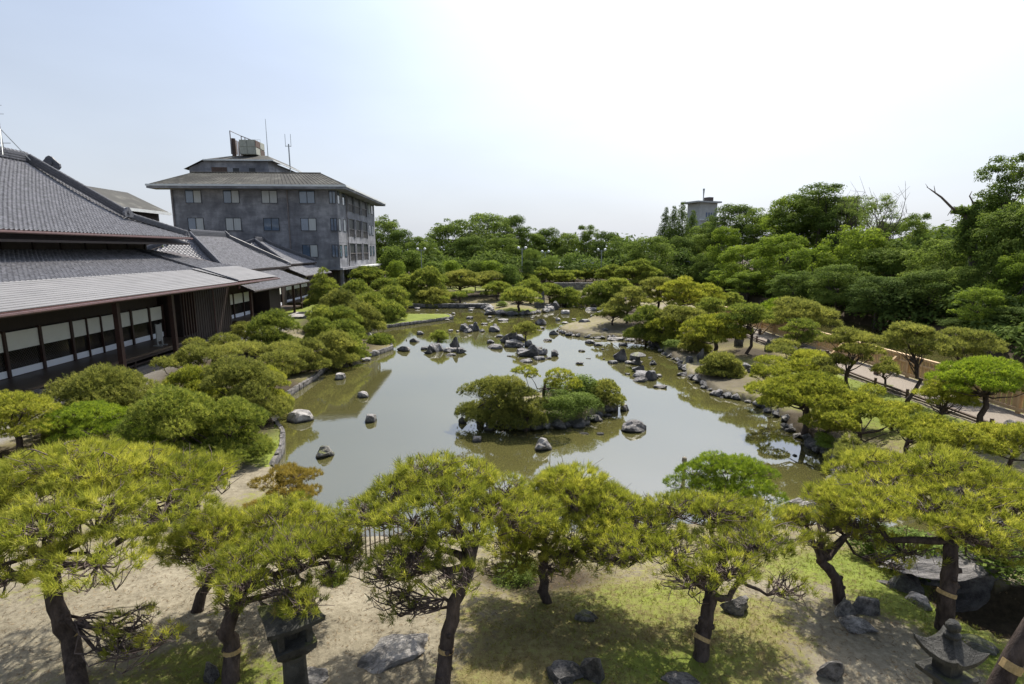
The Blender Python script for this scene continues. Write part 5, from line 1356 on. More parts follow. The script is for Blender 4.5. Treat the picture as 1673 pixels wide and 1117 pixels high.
near_pine(G(1542, 1042), Z(1556, 880, 2.5), (7.15, 8.6, 3.4), (2.15, 1.8, .75), 'large spreading pine on the right with a tall straight trunk and bare inner twigs', 108, 20, r0=.105, gaps=.12,
          mid=[Z(1548, 970, 1.75), Z(1552, 930, 2.1)], low=[(*Z(1390, 850, 2.5), .5, .4, .12), (*Z(1480, 900, 2.2), .5, .4, .12), (*Z(1640, 900, 2.3), .5, .4, .12), (*Z(1560, 850, 2.7), .4, .4, .14)])
pine(Vector(G(1180, 838)), 2.85, 2.3, 'dome', 'needle_green', 'neat dome-shaped bright pine standing alone at the near shore', 13.5, Dp=2.2, dense=1.3)
pine(Vector(G(318, 835)), 1.7, 1.5, 'umbrella', 'needle', 'small yellow-green pine by the sand patch behind the near left pines', 11.5)
pine(Vector(G(478, 866)), 1.6, 1.5, 'umbrella', 'needle_orange', 'thin orange-needled pine leaning over the near left water', 11.0, dense=.8)
pine(Vector(G(150, 735)), 2.6, 1.55, 'dome', 'needle_green', 'low rounded fresh-green pine between the big left pine and the gravel court', 15.5)
pine(Vector(G(235, 760)), 2.2, 1.15, 'dome', 'needle_green', 'fresh-green pine filling the gap right of the rounded one above the big left pine', 14.5)
pine(Vector(G(30, 745)), 3.0, 2.0, 'dome', 'needle', 'yellow-green pine at the left edge behind the big pine', 14.5)
# leaning trunk entering at the bottom right corner
lt = MB(); p0, p1 = Vector(Z(1612, 1160, 1.3)), Vector(Z(1700, 1000, 2.6)); lt.tube([p0 + (p0 - p1) * .6, p0, (p0 + p1) / 2 + Vector((.01, .02, .03)), p1, p1 + (p1 - p0) * .8], [.12, .115, .11, .10, .09], 14)
ltr = empty('leaning_trunk', p0, 0, 'bare leaning pine trunk with a pale band crossing the bottom right corner', 'pine trunk')
lt.v = [tuple(Vector(v) - p0) for v in lt.v]; lt.build('trunk', M['bark'], ltr, smooth=True)
MB().tube([(p1 - p0) * .42, (p1 - p0) * .5], .118, 12).build('straw_band', M['straw'], ltr)

# ------------------------------------------------------------------ middle-distance pines: (px, top py, foot py, width px, kind, material, label)
MID = [
 # left bank
 (172, 604, 698, 145, 'mound', 'needle_gold', 'two-toned spreading pine on the gravel right before the villa veranda'),
 (290, 632, 762, 140, 'mound', 'needle_far', 'tall dark green pine nearest to us in the left bank thicket, left half'),
 (378, 650, 752, 105, 'mound', 'needle_far', 'dark green pine nearest to us in the left bank thicket, right half by the lawn'),
 (398, 586, 684, 118, 'mound', 'needle_gold', 'layered yellow-green pine in the left thicket just above the dark pair'),
 (322, 598, 660, 80, 'mound', 'needle', 'small bright pine at the upper left of the left thicket'),
 (440, 600, 668, 60, 'mound', 'needle', 'narrow bright pine at the pond side of the left thicket'),
 (320, 566, 640, 95, 'spread', 'needle_gold', 'low golden pine against the villa gravel at the back of the left thicket'),
 (425, 556, 630, 140, 'spread', 'needle_gold', 'wide golden sprawling pine with bare twigs in the middle of the left thicket'),
 (350, 542, 606, 85, 'spread', 'needle_gold', 'golden pine beneath the dark boarded bay of the villa'),
 (401, 527, 572, 40, 'dome', 'needle_gold', 'little golden dome pine before the second wing screens'),
 (449, 509, 574, 72, 'mound', 'needle_far', 'full green pine between the second wing and the round pines'),
 (504, 549, 606, 52, 'mound', 'needle_gold', 'egg-shaped golden pine at the left kerb'),
 (545, 541, 594, 68, 'mound', 'needle_gold', 'rounded golden-brown pine right of the egg-shaped one'),
 (570, 545, 588, 48, 'mound', 'needle_far', 'low green pine on the landward side of the dry grass point'),
 (523, 518, 560, 40, 'mound', 'needle_far', 'small mound pine behind the egg-shaped golden pine'),
 (567, 522, 556, 48, 'mound', 'needle_far', 'smooth flat-backed green pine above the inlet'),
 (531, 441, 510, 62, 'cone', 'needle_far', 'tall conical pine towering beside the second wing lawn'),
 (527, 500, 545, 46, 'mound', 'needle_far', 'green pine below the tall conical pine'),
 (558, 474, 530, 56, 'mound', 'needle_gold', 'golden-topped pine right of the tall conical pine'),
 (594, 496, 541, 52, 'mound', 'needle_gold', 'brownish gold pine by the lawn tongue'),
 (556, 500, 548, 60, 'mound', 'needle_far', 'green pine filling the gap between the golden-topped and brownish ones'),
 (628, 490, 521, 52, 'mound', 'needle_far', 'low green pine spilling on the lawn tongue'),
 (604, 476, 515, 52, 'mound', 'needle_far', 'middle green pine behind the lawn tongue, left one'),
 (643, 466, 507, 44, 'mound', 'needle_far', 'middle green pine behind the lawn tongue, right one'),
 (584, 457, 502, 46, 'mound', 'needle_far', 'dark green pine at the foot of the hotel, near side'),
 (602, 436, 482, 58, 'dome', 'needle_far', 'open-topped pine right at the hotel corner'),
 (630, 455, 492, 44, 'dome', 'needle_far', 'pine between the hotel corner and the clipped round bush'),
 (622, 545, 560, 34, 'mound', 'needle_far', 'flat low juniper lying on the dry grass point'),
 # far bank from left to right
 (667, 450, 488, 44, 'dome', 'needle_far', 'first far bank pine right of the clipped round bush'),
 (700, 438, 492, 56, 'mound', 'needle_far', 'tall full pine on the far bank left of the centre pair'),
 (706, 470, 498, 50, 'mound', 'needle_gold', 'low pine at the far water edge under the tall full pine'),
 (673, 482, 498, 36, 'mound', 'needle_far', 'squat pine at the far left water corner'),
 (752, 440, 484, 60, 'dome', 'needle_gold', 'broad brownish pine left of the umbrella pine on the far bank'),
 (750, 476, 498, 50, 'spread', 'needle_far', 'low spreading pine hanging over the far bank wall'),
 (796, 444, 482, 58, 'umbrella', 'needle_gold', 'umbrella-shaped pine in the middle of the far bank'),
 (812, 460, 490, 42, 'dome', 'needle_far', 'dome pine right below the far umbrella pine'),
 (849, 469, 508, 60, 'dome', 'needle_far', 'large dome pine on the far grass point'),
 (868, 458, 496, 44, 'dome', 'needle_far', 'pine just behind the grass point dome, to its right'),
 (886, 438, 470, 30, 'dome', 'needle_far', 'small mushroom pine left of the far lawn'),
 (858, 446, 474, 36, 'dome', 'needle_far', 'round pine behind the grass point beside the dark bush'),
 (899, 462, 496, 36, 'dome', 'needle_far', 'pine above the tall standing stone'),
 (917, 443, 470, 34, 'umbrella', 'needle_far', 'mushroom pine on the far lawn, first from the left'),
 (937, 441, 466, 28, 'umbrella', 'needle_far', 'mushroom pine on the far lawn, second from the left'),
 (956, 439, 464, 24, 'umbrella', 'needle_far', 'mushroom pine on the far lawn, third from the left'),
 (972, 439, 465, 26, 'umbrella', 'needle_far', 'mushroom pine on the far lawn, rightmost'),
 (926, 470, 497, 42, 'mound', 'needle_far', 'dark low pine at the far shore under the lawn'),
 (984, 458, 500, 54, 'mound', 'needle_far', 'big dark pine at the far right corner of the water'),
 (998, 433, 470, 42, 'dome', 'needle_far', 'rounded pine beside the slender lamp post'),
 (1041, 427, 476, 66, 'dome', 'needle_far', 'large domed pine behind the right bank pines'),
 (1010, 455, 498, 44, 'dome', 'needle_far', 'dark pine between the domed one and the far corner pine'),
 # right bank
 (1002, 497, 531, 52, 'umbrella', 'needle_gold', 'golden pine at the neck of the sandy point'),
 (1028, 470, 528, 56, 'dome', 'needle_gold', 'golden pine behind the neck of the sandy point'),
 (1072, 452, 515, 62, 'dome', 'needle_gold', 'highest golden dome pine of the right bank'),
 (1110, 455, 520, 66, 'dome', 'needle', 'bright yellow-green dome pine next to the highest golden one'),
 (1148, 464, 512, 60, 'dome', 'needle', 'green dome pine at the right of the high group'),
 (1160, 486, 530, 42, 'dome', 'needle_far', 'small pine at the start of the timber fence'),
 (1056, 499, 558, 56, 'mound', 'needle_far', 'dark bushy pine at the shore behind the jagged peak rock'),
 (1110, 500, 556, 78, 'parasol', 'needle_gold', 'leaning pine with a bent trunk over the right shore'),
 (1166, 514, 580, 92, 'dome', 'needle', 'open pine with forked trunk in the middle of the right bank'),
 (1178, 577, 612, 58, 'mound', 'needle_gold', 'low cushion pine beside the sandy bank'),
 (1216, 494, 578, 78, 'parasol', 'needle_far', 'split-trunk pine with tiered flat crowns near the path'),
 (1258, 492, 548, 50, 'dome', 'needle_green', 'fresh-green flat-topped pine behind the split-trunk pine'),
 (1302, 490, 560, 90, 'umbrella', 'needle_gold', 'broad pine behind the path fence, right of the fresh-green one'),
 (1306, 519, 584, 56, 'dome', 'needle_far', 'dense egg-shaped pine in front of the timber fence'),
 (1300, 557, 600, 88, 'spread', 'needle_gold', 'low flat pine under the egg-shaped pine'),
 (1310, 580, 632, 110, 'spread', 'needle', 'sprawling pine above the wide shore pine'),
 (1388, 540, 634, 92, 'parasol', 'needle_gold', 'parasol pine with a bent trunk beside the path'),
 (1312, 612, 706, 140, 'umbrella', 'needle', 'wide shore pine with a dark forked trunk over the water'),
 (1400, 632, 700, 90, 'spread', 'needle', 'sprawling pine right of the wide shore pine'),
 (1478, 527, 656, 95, 'parasol', 'needle_gold', 'tall path pine with a curved trunk, left crown'),
 (1566, 536, 646, 100, 'parasol', 'needle_gold', 'tall pine behind the fence with a long leaning limb, right crown'),
 (1596, 586, 712, 140, 'parasol', 'needle_green', 'bright round-topped umbrella pine at the right by the path'),
 (1540, 625, 700, 90, 'parasol', 'needle', 'dark-trunked pine just left of the bright umbrella pine'),
 (1406, 668, 738, 115, 'spread', 'needle', 'low pine at the right shore below the sprawling one'),
 (1480, 684, 756, 120, 'spread', 'needle', 'low spreading pine on the slope left of the path bend'),
 (1560, 690, 770, 120, 'spread', 'needle', 'low spreading pine behind the large right pine'),
 (1655, 692, 785, 110, 'spread', 'needle', 'low pine cut by the right edge beside the path'),
 (1400, 715, 790, 90, 'spread', 'needle_gold', 'small pine at the pond corner left of the large right pine'),
 (1262, 596, 652, 66, 'spread', 'needle', 'low pad-like pine left of the sprawling pine, above the sandy bank'),
 (1358, 584, 642, 70, 'spread', 'needle_gold', 'low pine pads between the egg-shaped pine and the parasol pine'),
 (1440, 580, 636, 50, 'spread', 'needle_gold', 'low pine pads squeezed between the parasol pine and the tall path pine'),
 (1452, 648, 700, 80, 'spread', 'needle', 'low pine in the grass in front of the tall path pine'),
 (1352, 664, 728, 74, 'spread', 'needle', 'low pine right at the shore below the wide shore pine'),
 (1085, 515, 560, 50, 'mound', 'needle', 'bushy pine filling the shore left of the leaning pine'),
 (1136, 540, 574, 40, 'mound', 'needle_gold', 'small bushy pine between the leaning pine and the open forked pine'),
 (1192, 478, 520, 36, 'dome', 'needle_far', 'rounded pine at the head of the moat, just left of the fence start'),
 (300, 676, 748, 80, 'mound', 'needle_far', 'lowest front pad of the left thicket, by the tiny bamboo guard'),
 (470, 560, 612, 44, 'mound', 'needle_gold', 'small golden pine left of the egg-shaped one'),
 (362, 672, 720, 70, 'mound', 'needle', 'bright pine tucked between the dark pair of the left thicket'),
 # small islets
 (718, 541, 566, 26, 'dome', 'needle_far', 'tiny pine bush growing on the left rock islet'),
 (858, 527, 562, 36, 'umbrella', 'needle_gold', 'little windswept pine growing on the middle rock islet'),
]
NG = {'needle_gold': 'needle_gold'}
for px, t, f_, w_, kind, mm, lab in MID:
    b_ = gnd(px, f_)
    if b_.z < .25: b_.z = .25
    d = Vector((b_.x, b_.y, CAM_H - b_.z)).length
    top = atY(px, t, b_.y + (0.0)).z
    Hh = max(top - b_.z, .5); Wm = w_ * b_.y / F_PX * {'mound': 1.19, 'parasol': 1.08, 'cone': 1.15}.get(kind, 1.18)
    pine(b_, Wm, Hh * 1.0, kind, mm, lab, d, dense=1.0 if d > 30 else 1.15)

# island of pines and shrubs ----------------------------------------------------
def isl(px, py, z): return atz(px, py, z)
b_ = atz(850, 690, .3)
pine(b_, 2.9, 1.85, 'mound', 'needle_gold', 'big russet-green pine covering the left of the island', 19, Dp=2.0, lean=(-.9, .5), dense=1.1)
pine(atz(858, 697, .2), 1.6, 1.65, 'mound', 'needle_gold', 'drooping front mass of pine over the island shore', 18.5, Dp=1.2)
bb0 = atz(890, 660, .4)
pd = [tuple(np.array(atz(858, 607, 2.3)) - np.array(bb0)) + (.46, .4, .2), tuple(np.array(atz(868, 614, 2.1)) - np.array(bb0)) + (.3, .26, .14), tuple(np.array(atz(913, 612, 2.2)) - np.array(bb0)) + (.5, .4, .22), tuple(np.array(atz(926, 630, 1.8)) - np.array(bb0)) + (.6, .5, .32), tuple(np.array(atz(900, 624, 1.9)) - np.array(bb0)) + (.3, .3, .16)]
pine(bb0, 2.6, 1.7, 'umbrella', 'needle', 'upright V-limbed pine rising from the middle of the island', 21, pads=pd)
pine(atz(984, 658, .35), 1.8, 1.0, 'mound', 'needle_gold', 'small rounded pine at the right end of the island', 21)
# ------------------------------------------------------------------ broadleaf crowns (unit size, shared)
def leaf_mesh(name, blobs, n, size, m, q, aspect=.55, up=.35, shell=.3, droop=0):
    blobs = np.array(blobs); vol = blobs[:, 3] * blobs[:, 4]; pick = q.choice(len(blobs), n, p=vol / vol.sum())
    B = blobs[pick]; u = unit(q.normal(size=(n, 3))); u[:, 2] = np.where(u[:, 2] < -.35, -u[:, 2], u[:, 2])
    r = 1 - shell * q.random(n) ** 1.5 + q.normal(size=n) * .05
    r = r * (1 + .18 * np.sin(5 * u[:, 0] + pick) * np.sin(6 * u[:, 1] + 2 * pick)); C = B[:, :3] + u * B[:, 3:6] * r[:, None]
    nr = unit(u * .9 + q.normal(size=(n, 3)) * .55 + np.array([0, 0, up]))
    t1 = unit(np.cross(nr, q.normal(size=(n, 3)))); 
    if droop: t1 = unit(t1 * .35 + np.array([0, 0, -1.0])); 
    t2 = unit(np.cross(nr, t1)); s = size * q.uniform(.6, 1.3, (n, 1))
    V = np.stack([C - t1 * s, C + t2 * s * aspect, C + t1 * s, C - t2 * s * aspect], 1)
    tint = .36 + .26 * u[:, 2] + q.normal(size=n) * .12 + (q.random(len(blobs)) * .30 - .15)[pick]  # leaves lighter towards each blob's top, light from above put into the tint
    return np_mesh(name, V, 4, M[m], np.clip(np.repeat(tint, 4), 0, 1))
def crown_blobs(n, q, rr=(.13, .24), top=1.0, base=.12, shape='oak'):
    out = []
    while len(out) < n:
        z = q.random(); th = q.uniform(0, 6.28)
        if shape == 'oak': w = math.sqrt(max(0, 1 - (abs(z - .42) / .62) ** 2.4))
        elif shape == 'cone': w = (1 - z) ** .85
        elif shape == 'column': w = math.sqrt(max(0, 1 - (z - .5) ** 2 * 4)) * 1
        else: w = 1
        rho = w * math.sqrt(q.random()) ; rho = max(rho, .45 * w)
        r = q.uniform(*rr) * (1 if shape != 'cone' else (.35 + .65 * (1 - z)))
        out.append(((.5 - r * .7) * rho * math.cos(th), (.5 - r * .7) * rho * math.sin(th), r * .7 + z * (1 - r * 1.4), r, r, r * .72))
    return out
def limbs(blobs, q, m='treebark', r=.022, z0=-.45):
    b = MB(); b.tube([(0, 0, z0), (.01, .01, .1), (0, .01, .45)], [r * 1.3, r, r * .6], 7)
    for bl in blobs[:16]:
        b.tube(bez((0, 0, q.uniform(.02, .4)), bl[:3], q, -.05, 5, .12), np.linspace(r * .5, r * .12, 5), 4, cap=False)
    return b.mesh('trunk', M[m], True)
BV = {}
def variant(key, n_b, n_l, size, m, seed, shape='oak', rr=(.13, .24), **k):
    q = np.random.default_rng(seed); bl = crown_blobs(n_b, q, rr, shape=shape)
    BV[key] = (leaf_mesh('leaves', bl, n_l, size, m, q, **k), limbs(bl, q))
variant('oak', 90, 21000, .0130, 'leaf', 1, rr=(.06, .17))
variant('oak2', 80, 21000, .0130, 'leaf', 2, rr=(.07, .2))
variant('dark', 80, 18000, .0135, 'leaf_dark', 3, rr=(.07, .17))
variant('bright', 100, 21000, .0130, 'leaf_bright', 4, rr=(.06, .16))
variant('bright2', 95, 16000, .0135, 'leaf_bright', 5, rr=(.05, .14), shell=.5)
variant('airy', 40, 12500, .014, 'leaf', 6, rr=(.08, .17), shell=.7)
variant('sparse', 60, 7500, .011, 'leaf_pale', 7, rr=(.07, .14), shell=.9)
variant('conifer', 90, 9000, .022, 'leaf_dark', 8, shape='cone', rr=(.16, .26), aspect=.25, up=0)
variant('willow', 40, 12000, .028, 'leaf_pale', 9, rr=(.12, .2), aspect=.16, droop=1)
variant('shrub', 26, 5200, .028, 'leaf', 10, rr=(.2, .32))
variant('shrub_bright', 26, 5200, .026, 'leaf_bright', 11, rr=(.2, .32))
variant('ball', 1, 5200, .030, 'leaf_bright', 12, rr=(.5, .5), shell=.06)
variant('shrub_fine', 30, 9000, .017, 'leaf', 13, rr=(.16, .28))
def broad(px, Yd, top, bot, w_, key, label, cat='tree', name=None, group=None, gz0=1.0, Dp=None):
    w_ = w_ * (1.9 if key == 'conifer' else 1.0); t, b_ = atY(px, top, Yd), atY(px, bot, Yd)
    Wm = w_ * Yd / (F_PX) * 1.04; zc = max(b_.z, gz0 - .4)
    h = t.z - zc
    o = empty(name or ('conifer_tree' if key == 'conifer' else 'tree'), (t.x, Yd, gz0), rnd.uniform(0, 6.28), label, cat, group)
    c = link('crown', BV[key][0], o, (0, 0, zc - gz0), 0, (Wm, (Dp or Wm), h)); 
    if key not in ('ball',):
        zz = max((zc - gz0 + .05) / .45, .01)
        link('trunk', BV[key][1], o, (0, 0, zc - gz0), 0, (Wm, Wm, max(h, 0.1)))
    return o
T_ = [
 # behind the far bank, left to right: px, distance, top, bottom, width, kind
 (628, 118, 350, 430, 66, 'oak', 'rounded evergreen tree just right of the concrete hotel'),
 (655, 112, 374, 440, 56, 'dark', 'dark tree between the hotel-side tree and the big dome tree'),
 (690, 105, 385, 445, 60, 'oak2', 'mid green tree at the left foot of the big dome tree'),
 (738, 120, 356, 440, 96, 'oak', 'left shoulder of the big camphor group, a broad dark crown'),
 (792, 122, 346, 440, 118, 'oak2', 'highest and broadest camphor tree behind the far bank'),
 (842, 126, 350, 430, 60, 'dark', 'darker crown at the right shoulder of the highest camphor'),
 (768, 108, 385, 450, 80, 'dark', 'dark lower tree in front of the highest camphor'),
 (820, 110, 380, 446, 70, 'oak', 'lower tree in front of the camphor right shoulder'),
 (868, 128, 372, 440, 60, 'oak', 'tree stepping down right of the camphor group'),
 (896, 130, 371, 440, 56, 'dark', 'dark pointed-top tree right of the camphor group'),
 (927, 128, 379, 440, 56, 'oak2', 'tree directly above the small blue-grey building'),
 (960, 126, 366, 436, 50, 'airy', 'airy-topped tree standing above the far lawn'),
 (992, 122, 377, 446, 62, 'dark', 'dark tree right of the airy-topped tree'),
 (1022, 105, 384, 460, 80, 'oak', 'broad dark tree behind the domed pine'),
 (1062, 98, 384, 462, 92, 'oak2', 'wide olive-green tree beside the conifers'),
 (640, 92, 400, 462, 50, 'shrub', 'green tree at the hotel corner behind the pines'),
 (673, 94, 407, 452, 42, 'shrub', 'bushy tree beside the left twin-globe lamp'),
 (648, 86, 424, 464, 34, 'shrub_bright', 'small tree with yellowing leaves near the hotel corner'),
 (708, 88, 426, 462, 44, 'shrub', 'low tree behind the tall full pine on the far bank'),
 (735, 90, 424, 460, 40, 'shrub_bright', 'light green bush left of the far yellow shrub'),
 (776, 84, 423, 460, 34, 'shrub', 'bluish green bush beside the far yellow shrub'),
 (800, 84, 424, 458, 46, 'shrub_bright', 'yellow-leaved shrub in the middle of the far garden'),
 (833, 76, 430, 480, 40, 'shrub', 'dense dark evergreen bush behind the far grass point'),
 (869, 98, 403, 448, 34, 'willow', 'pale willow, left of the pair'),
 (899, 96, 417, 448, 40, 'willow', 'pale drooping willow, right of the pair'),
 (934, 108, 412, 450, 36, 'shrub', 'soft green tree in front of the small blue-grey building'),
 (862, 86, 424, 462, 28, 'dark', 'dark narrow tree in front of the left willow'),
 (1089, 132, 337, 420, 22, 'conifer', 'leftmost of the pointed conifers'),
 (1102, 128, 335, 430, 24, 'conifer', 'second pointed conifer from the left'),
 (1116, 130, 328, 430, 28, 'conifer', 'tallest pointed conifer, immediately left of the tower'),
 (1133, 126, 342, 430, 26, 'conifer', 'pointed conifer standing in front of the tower'),
 (1163, 122, 350, 420, 30, 'conifer', 'narrow dark conifer at the right of the tower'),
 (1110, 105, 385, 455, 62, 'dark', 'dark tree below the conifers'),
 (1152, 96, 412, 470, 56, 'oak', 'round green tree at the head of the moat'),
 (1150, 106, 380, 440, 70, 'oak2', 'tree rising below the tower'),
 (1200, 104, 332, 410, 90, 'dark', 'dark flat-topped tree right of the tower'),
 (1188, 92, 368, 450, 56, 'bright', 'light green tree in front of the dark flat-topped one'),
 (1240, 98, 338, 430, 84, 'oak', 'tree at the right of the dark flat-topped one'),
 (1216, 80, 398, 480, 84, 'bright', 'bright bulging camphor over the moat head'),
 (1176, 84, 440, 488, 44, 'bright2', 'bright low tree at the moat head'),
 (1225, 74, 442, 500, 78, 'bright2', 'bright tree leaning over the moat bank'),
 (1290, 84, 318, 420, 90, 'bright2', 'tall light green tree right of centre on the moat side'),
 (1278, 70, 380, 480, 96, 'bright', 'bright full tree on the moat bank below the tall light green one'),
 (1156, 118, 361, 430, 70, 'oak', 'dark green tree hiding the foot of the tower'),
 (1318, 82, 312, 410, 110, 'oak', 'dense dark tree behind the tall airy tree'),
 (1375, 80, 318, 420, 120, 'oak2', 'dense tree right behind the flat-topped airy tree'),
 (1470, 70, 352, 440, 100, 'oak', 'rounded tree under the twiggy skyline tree'),
 (1535, 62, 368, 450, 100, 'bright', 'light green tree filling the gap left of the snag'),
 (1344, 78, 298, 380, 110, 'airy', 'tall airy tree whose flat dark top breaks the skyline'),
 (1385, 74, 328, 430, 90, 'sparse', 'sparse pale tree with see-through branches on the skyline'),
 (1440, 66, 315, 420, 70, 'sparse', 'half-bare twiggy tree on the skyline right of the sparse pale one'),
 (1330, 64, 400, 500, 110, 'bright2', 'wide layered light green tree on the moat bank'),
 (1300, 58, 440, 520, 84, 'oak', 'green tree overhanging the dark water behind the path pines'),
 (1402, 62, 366, 500, 120, 'bright2', 'large light green tree under the sparse skyline tree'),
 (1372, 54, 430, 530, 100, 'oak2', 'shaded tree at the water edge under the large light green one'),
 (1462, 58, 390, 510, 110, 'oak', 'mid green tree right of the large light green one'),
 (1502, 60, 346, 440, 54, 'airy', 'small airy tree poking above the right tree wall'),
 (1440, 48, 450, 548, 110, 'dark', 'very dark tree over the moat in the middle of the right tree wall'),
 (1540, 52, 388, 500, 110, 'oak2', 'green tree left of the ivy-covered snag'),
 (1520, 46, 440, 560, 110, 'dark', 'very dark tree over the moat left of the bright bush'),
 (1625, 56, 322, 440, 110, 'oak', 'tree behind the ivy-covered snag'),
 (1655, 48, 250, 370, 100, 'airy', 'tallest airy tree at the right edge of the photo'),
 (1662, 44, 330, 440, 120, 'oak', 'tree under the tallest airy one at the right edge'),
 (1600, 44, 420, 530, 90, 'oak', 'leafy tree between the snag and the bright bush'),
 (1604, 39, 468, 560, 76, 'bright', 'bright dense bush high on the moat bank at the right'),
 (1672, 40, 410, 540, 90, 'bright', 'bright tree cut by the right edge above the moat'),
 (1655, 37.5, 500, 600, 84, 'dark', 'dark overhanging shrub at the right end of the moat'),
 (1578, 40, 520, 590, 80, 'dark', 'dark shrub dipping to the moat below the bright dense bush'),
 (1350, 60, 480, 528, 60, 'dark', 'dark shrub at the moat edge behind the egg-shaped pine'),
 (1720, 42, 300, 560, 150, 'oak', 'large tree just beyond the right edge'),
]
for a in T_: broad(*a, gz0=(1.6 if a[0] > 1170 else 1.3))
o = tag(link('clipped_bush', BV['ball'][0]), 'bright green bush clipped into a smooth ball on the far left bank', 'bush')
c = atY(645, 458, 74); o.location = (c.x, 74, c.z - 1.6); o.scale = (2.7, 2.7, 2.4)
# a low continuous wood far behind everything
wq = np.random.default_rng(77); bl = []
for k in range(150):
    x = -260 + 520 * (k + wq.random()) / 150; bl.append((x, 175 + wq.uniform(-14, 20), wq.uniform(2.5, 6), wq.uniform(6, 10), 7, wq.uniform(5, 7.5)))
tag(link('far_woodland', leaf_mesh('leaves', bl, 26000, .75, 'leaf_dark', wq)), 'dark far woodland closing the view behind the garden trees', 'woodland', kind='stuff')
# dark undergrowth along the moat's far bank and behind the tree wall
bl = []
for k in range(110):
    y = 24 + 70 * (k + wq.random()) / 90; bl.append((34.3 + wq.uniform(-1.0, 4), y, wq.uniform(.6, 2.8), wq.uniform(1.4, 2.4), 2.0, wq.uniform(1.2, 1.9)))
tag(link('bank_undergrowth', leaf_mesh('leaves', bl, 60000, .19, 'leaf_dark', wq)), 'dark tangled undergrowth along the far side of the moat', 'undergrowth', kind='stuff')
bl = []
for k in range(80):
    y = 24 + 70 * (k + wq.random()) / 80; bl.append((43 + wq.uniform(-2, 9), y, wq.uniform(1.5, 7), wq.uniform(2, 3.6), 3, wq.uniform(2, 3.2)))
tag(link('wood_interior', leaf_mesh('leaves', bl, 22000, .26, 'leaf_dark', wq)), 'dark mass of leaves inside the wood beyond the moat', 'woodland', kind='stuff')
bl = []
for k in range(50):
    x = -24 + 58 * (k + wq.random()) / 50; bl.append((x, 100 + wq.uniform(-3, 6), wq.uniform(1.5, 4.5), wq.uniform(2, 3.5), 3, wq.uniform(1.6, 3)))
tag(link('shrubbery', leaf_mesh('leaves', bl, 16000, .30, 'leaf_dark', wq)), 'dark shrubbery filling the ground under the far trees', 'shrubbery', kind='stuff')

# ivy covered snag with bare branch
sg = empty('dead_tree', (atY(1590, 470, 47).x, 47, 1.6), 0, 'dead ivy-wrapped tree with one long bare branch against the sky', 'tree')
def rel(px, py, Yd=47): return tuple(atY(px, py, Yd) - Vector(sg.location))
b = MB(); b.tube([rel(1600, 520), rel(1592, 430), rel(1585, 380), rel(1578, 350)], [.45, .38, .3, .22], 8)
b.tube([rel(1590, 400), rel(1610, 370), rel(1648, 345), rel(1655, 325)], [.2, .16, .12, .08], 6)
b.build('trunk', M['treebark'], sg, smooth=True)
b = MB(); b.tube([rel(1580, 352), rel(1556, 340), rel(1538, 322), rel(1524, 312), rel(1514, 305)], [.12, .10, .08, .05, .02], 6)
b.tube([rel(1528, 315), rel(1526, 303)], [.04, .015], 5).tube([rel(1556, 340), rel(1548, 352)], [.05, .02], 5).tube([rel(1516, 306), rel(1512, 300)], [.02, .01], 4)
b.tube([rel(1584, 360), rel(1592, 335), rel(1584, 320), rel(1588, 312)], [.12, .08, .05, .02], 5); b.build('bare_branch', M['twig'], sg, smooth=True)
ib = [(*rel(1580 + wq.uniform(-12, 16), 345 + k * 5), .62, .6, .5) for k in range(15)] + [(*rel(1592 + k * 3, 343 - k * 4), .4, .4, .5) for k in range(-2, 3)] + [(*rel(1566 + k * 6, 346 + wq.uniform(-4, 4)), .5, .5, .4) for k in range(4)]
link('ivy', leaf_mesh('leaves', ib, 5200, .12, 'leaf', wq, shell=.5), sg)
# bare twiggy crown for the half-bare trees
for (px, py, Yd, s_) in ((1440, 352, 66, 5.5), (1392, 350, 74, 5.5)):
    c = atY(px, py, Yd); b = MB(); base = np.array((0, 0, -6.0))
    for k in range(20):
        th = wq.uniform(0, 6.28); e = np.array((math.cos(th) * s_ * wq.uniform(.1, .6), math.sin(th) * s_ * .4, wq.uniform(-1.5, s_ * .62)))
        pth = bez(base * wq.uniform(.3, .9), e, wq, -.08, 6, .1); b.tube(pth, [.09, .065, .05, .035, .025, .012], 4, cap=False)
        for _ in range(5):
            i = wq.integers(2, 6); e2 = pth[i] + wq.normal(size=3) * .8 + np.array((0, 0, .5)); b.tube([pth[i], e2], [.022, .01], 3, cap=False)
    tag(b.build('bare_tree', M['twig'], None), 'network of bare pale branches %s' % ('in the half-bare skyline tree' if px == 1440 else 'in the sparse pale skyline tree'), 'tree').location = c

# ------------------------------------------------------------------ shrubs near the water and on the island
def shrub(px, py, w_, h, key, label, z=.4, cat='shrub', Dp=None):
    p = atz(px, py, z); Wm = w_ * (Vector((p.x, p.y, p.z - CAM_H)).length) / F_PX
    o = tag(link('shrub', BV[key][0]), label, cat); o.location = (p.x, p.y, z - .1); o.scale = (Wm, Dp or Wm * .8, h); o.rotation_euler = (0, 0, rnd.uniform(0, 6)); return o
shrub(912, 686, 80, 1.15, 'shrub_fine', 'leafy green shrub in the middle of the island shore', .2)
shrub(950, 678, 84, 1.1, 'shrub_fine', 'leafy green shrub at the right of the island middle', .25)
shrub(905, 658, 70, 1.0, 'shrub_fine', 'taller shrub at the back of the island', .4)
shrub(950, 655, 70, 1.3, 'shrub', 'dark glossy upright plant behind the island shrubs', .4)
shrub(795, 692, 44, .75, 'shrub', 'small shrub under the left edge of the island pine', .15)
shrub(1440, 905, 90, .7, 'shrub', 'dark glossy shrub behind the forked small pine', .5)
shrub(1500, 925, 110, .8, 'shrub', 'dark glossy shrub under the large right pine', .6)
shrub(1630, 930, 120, .9, 'shrub', 'dark shrub above the rocky overhang', .8)
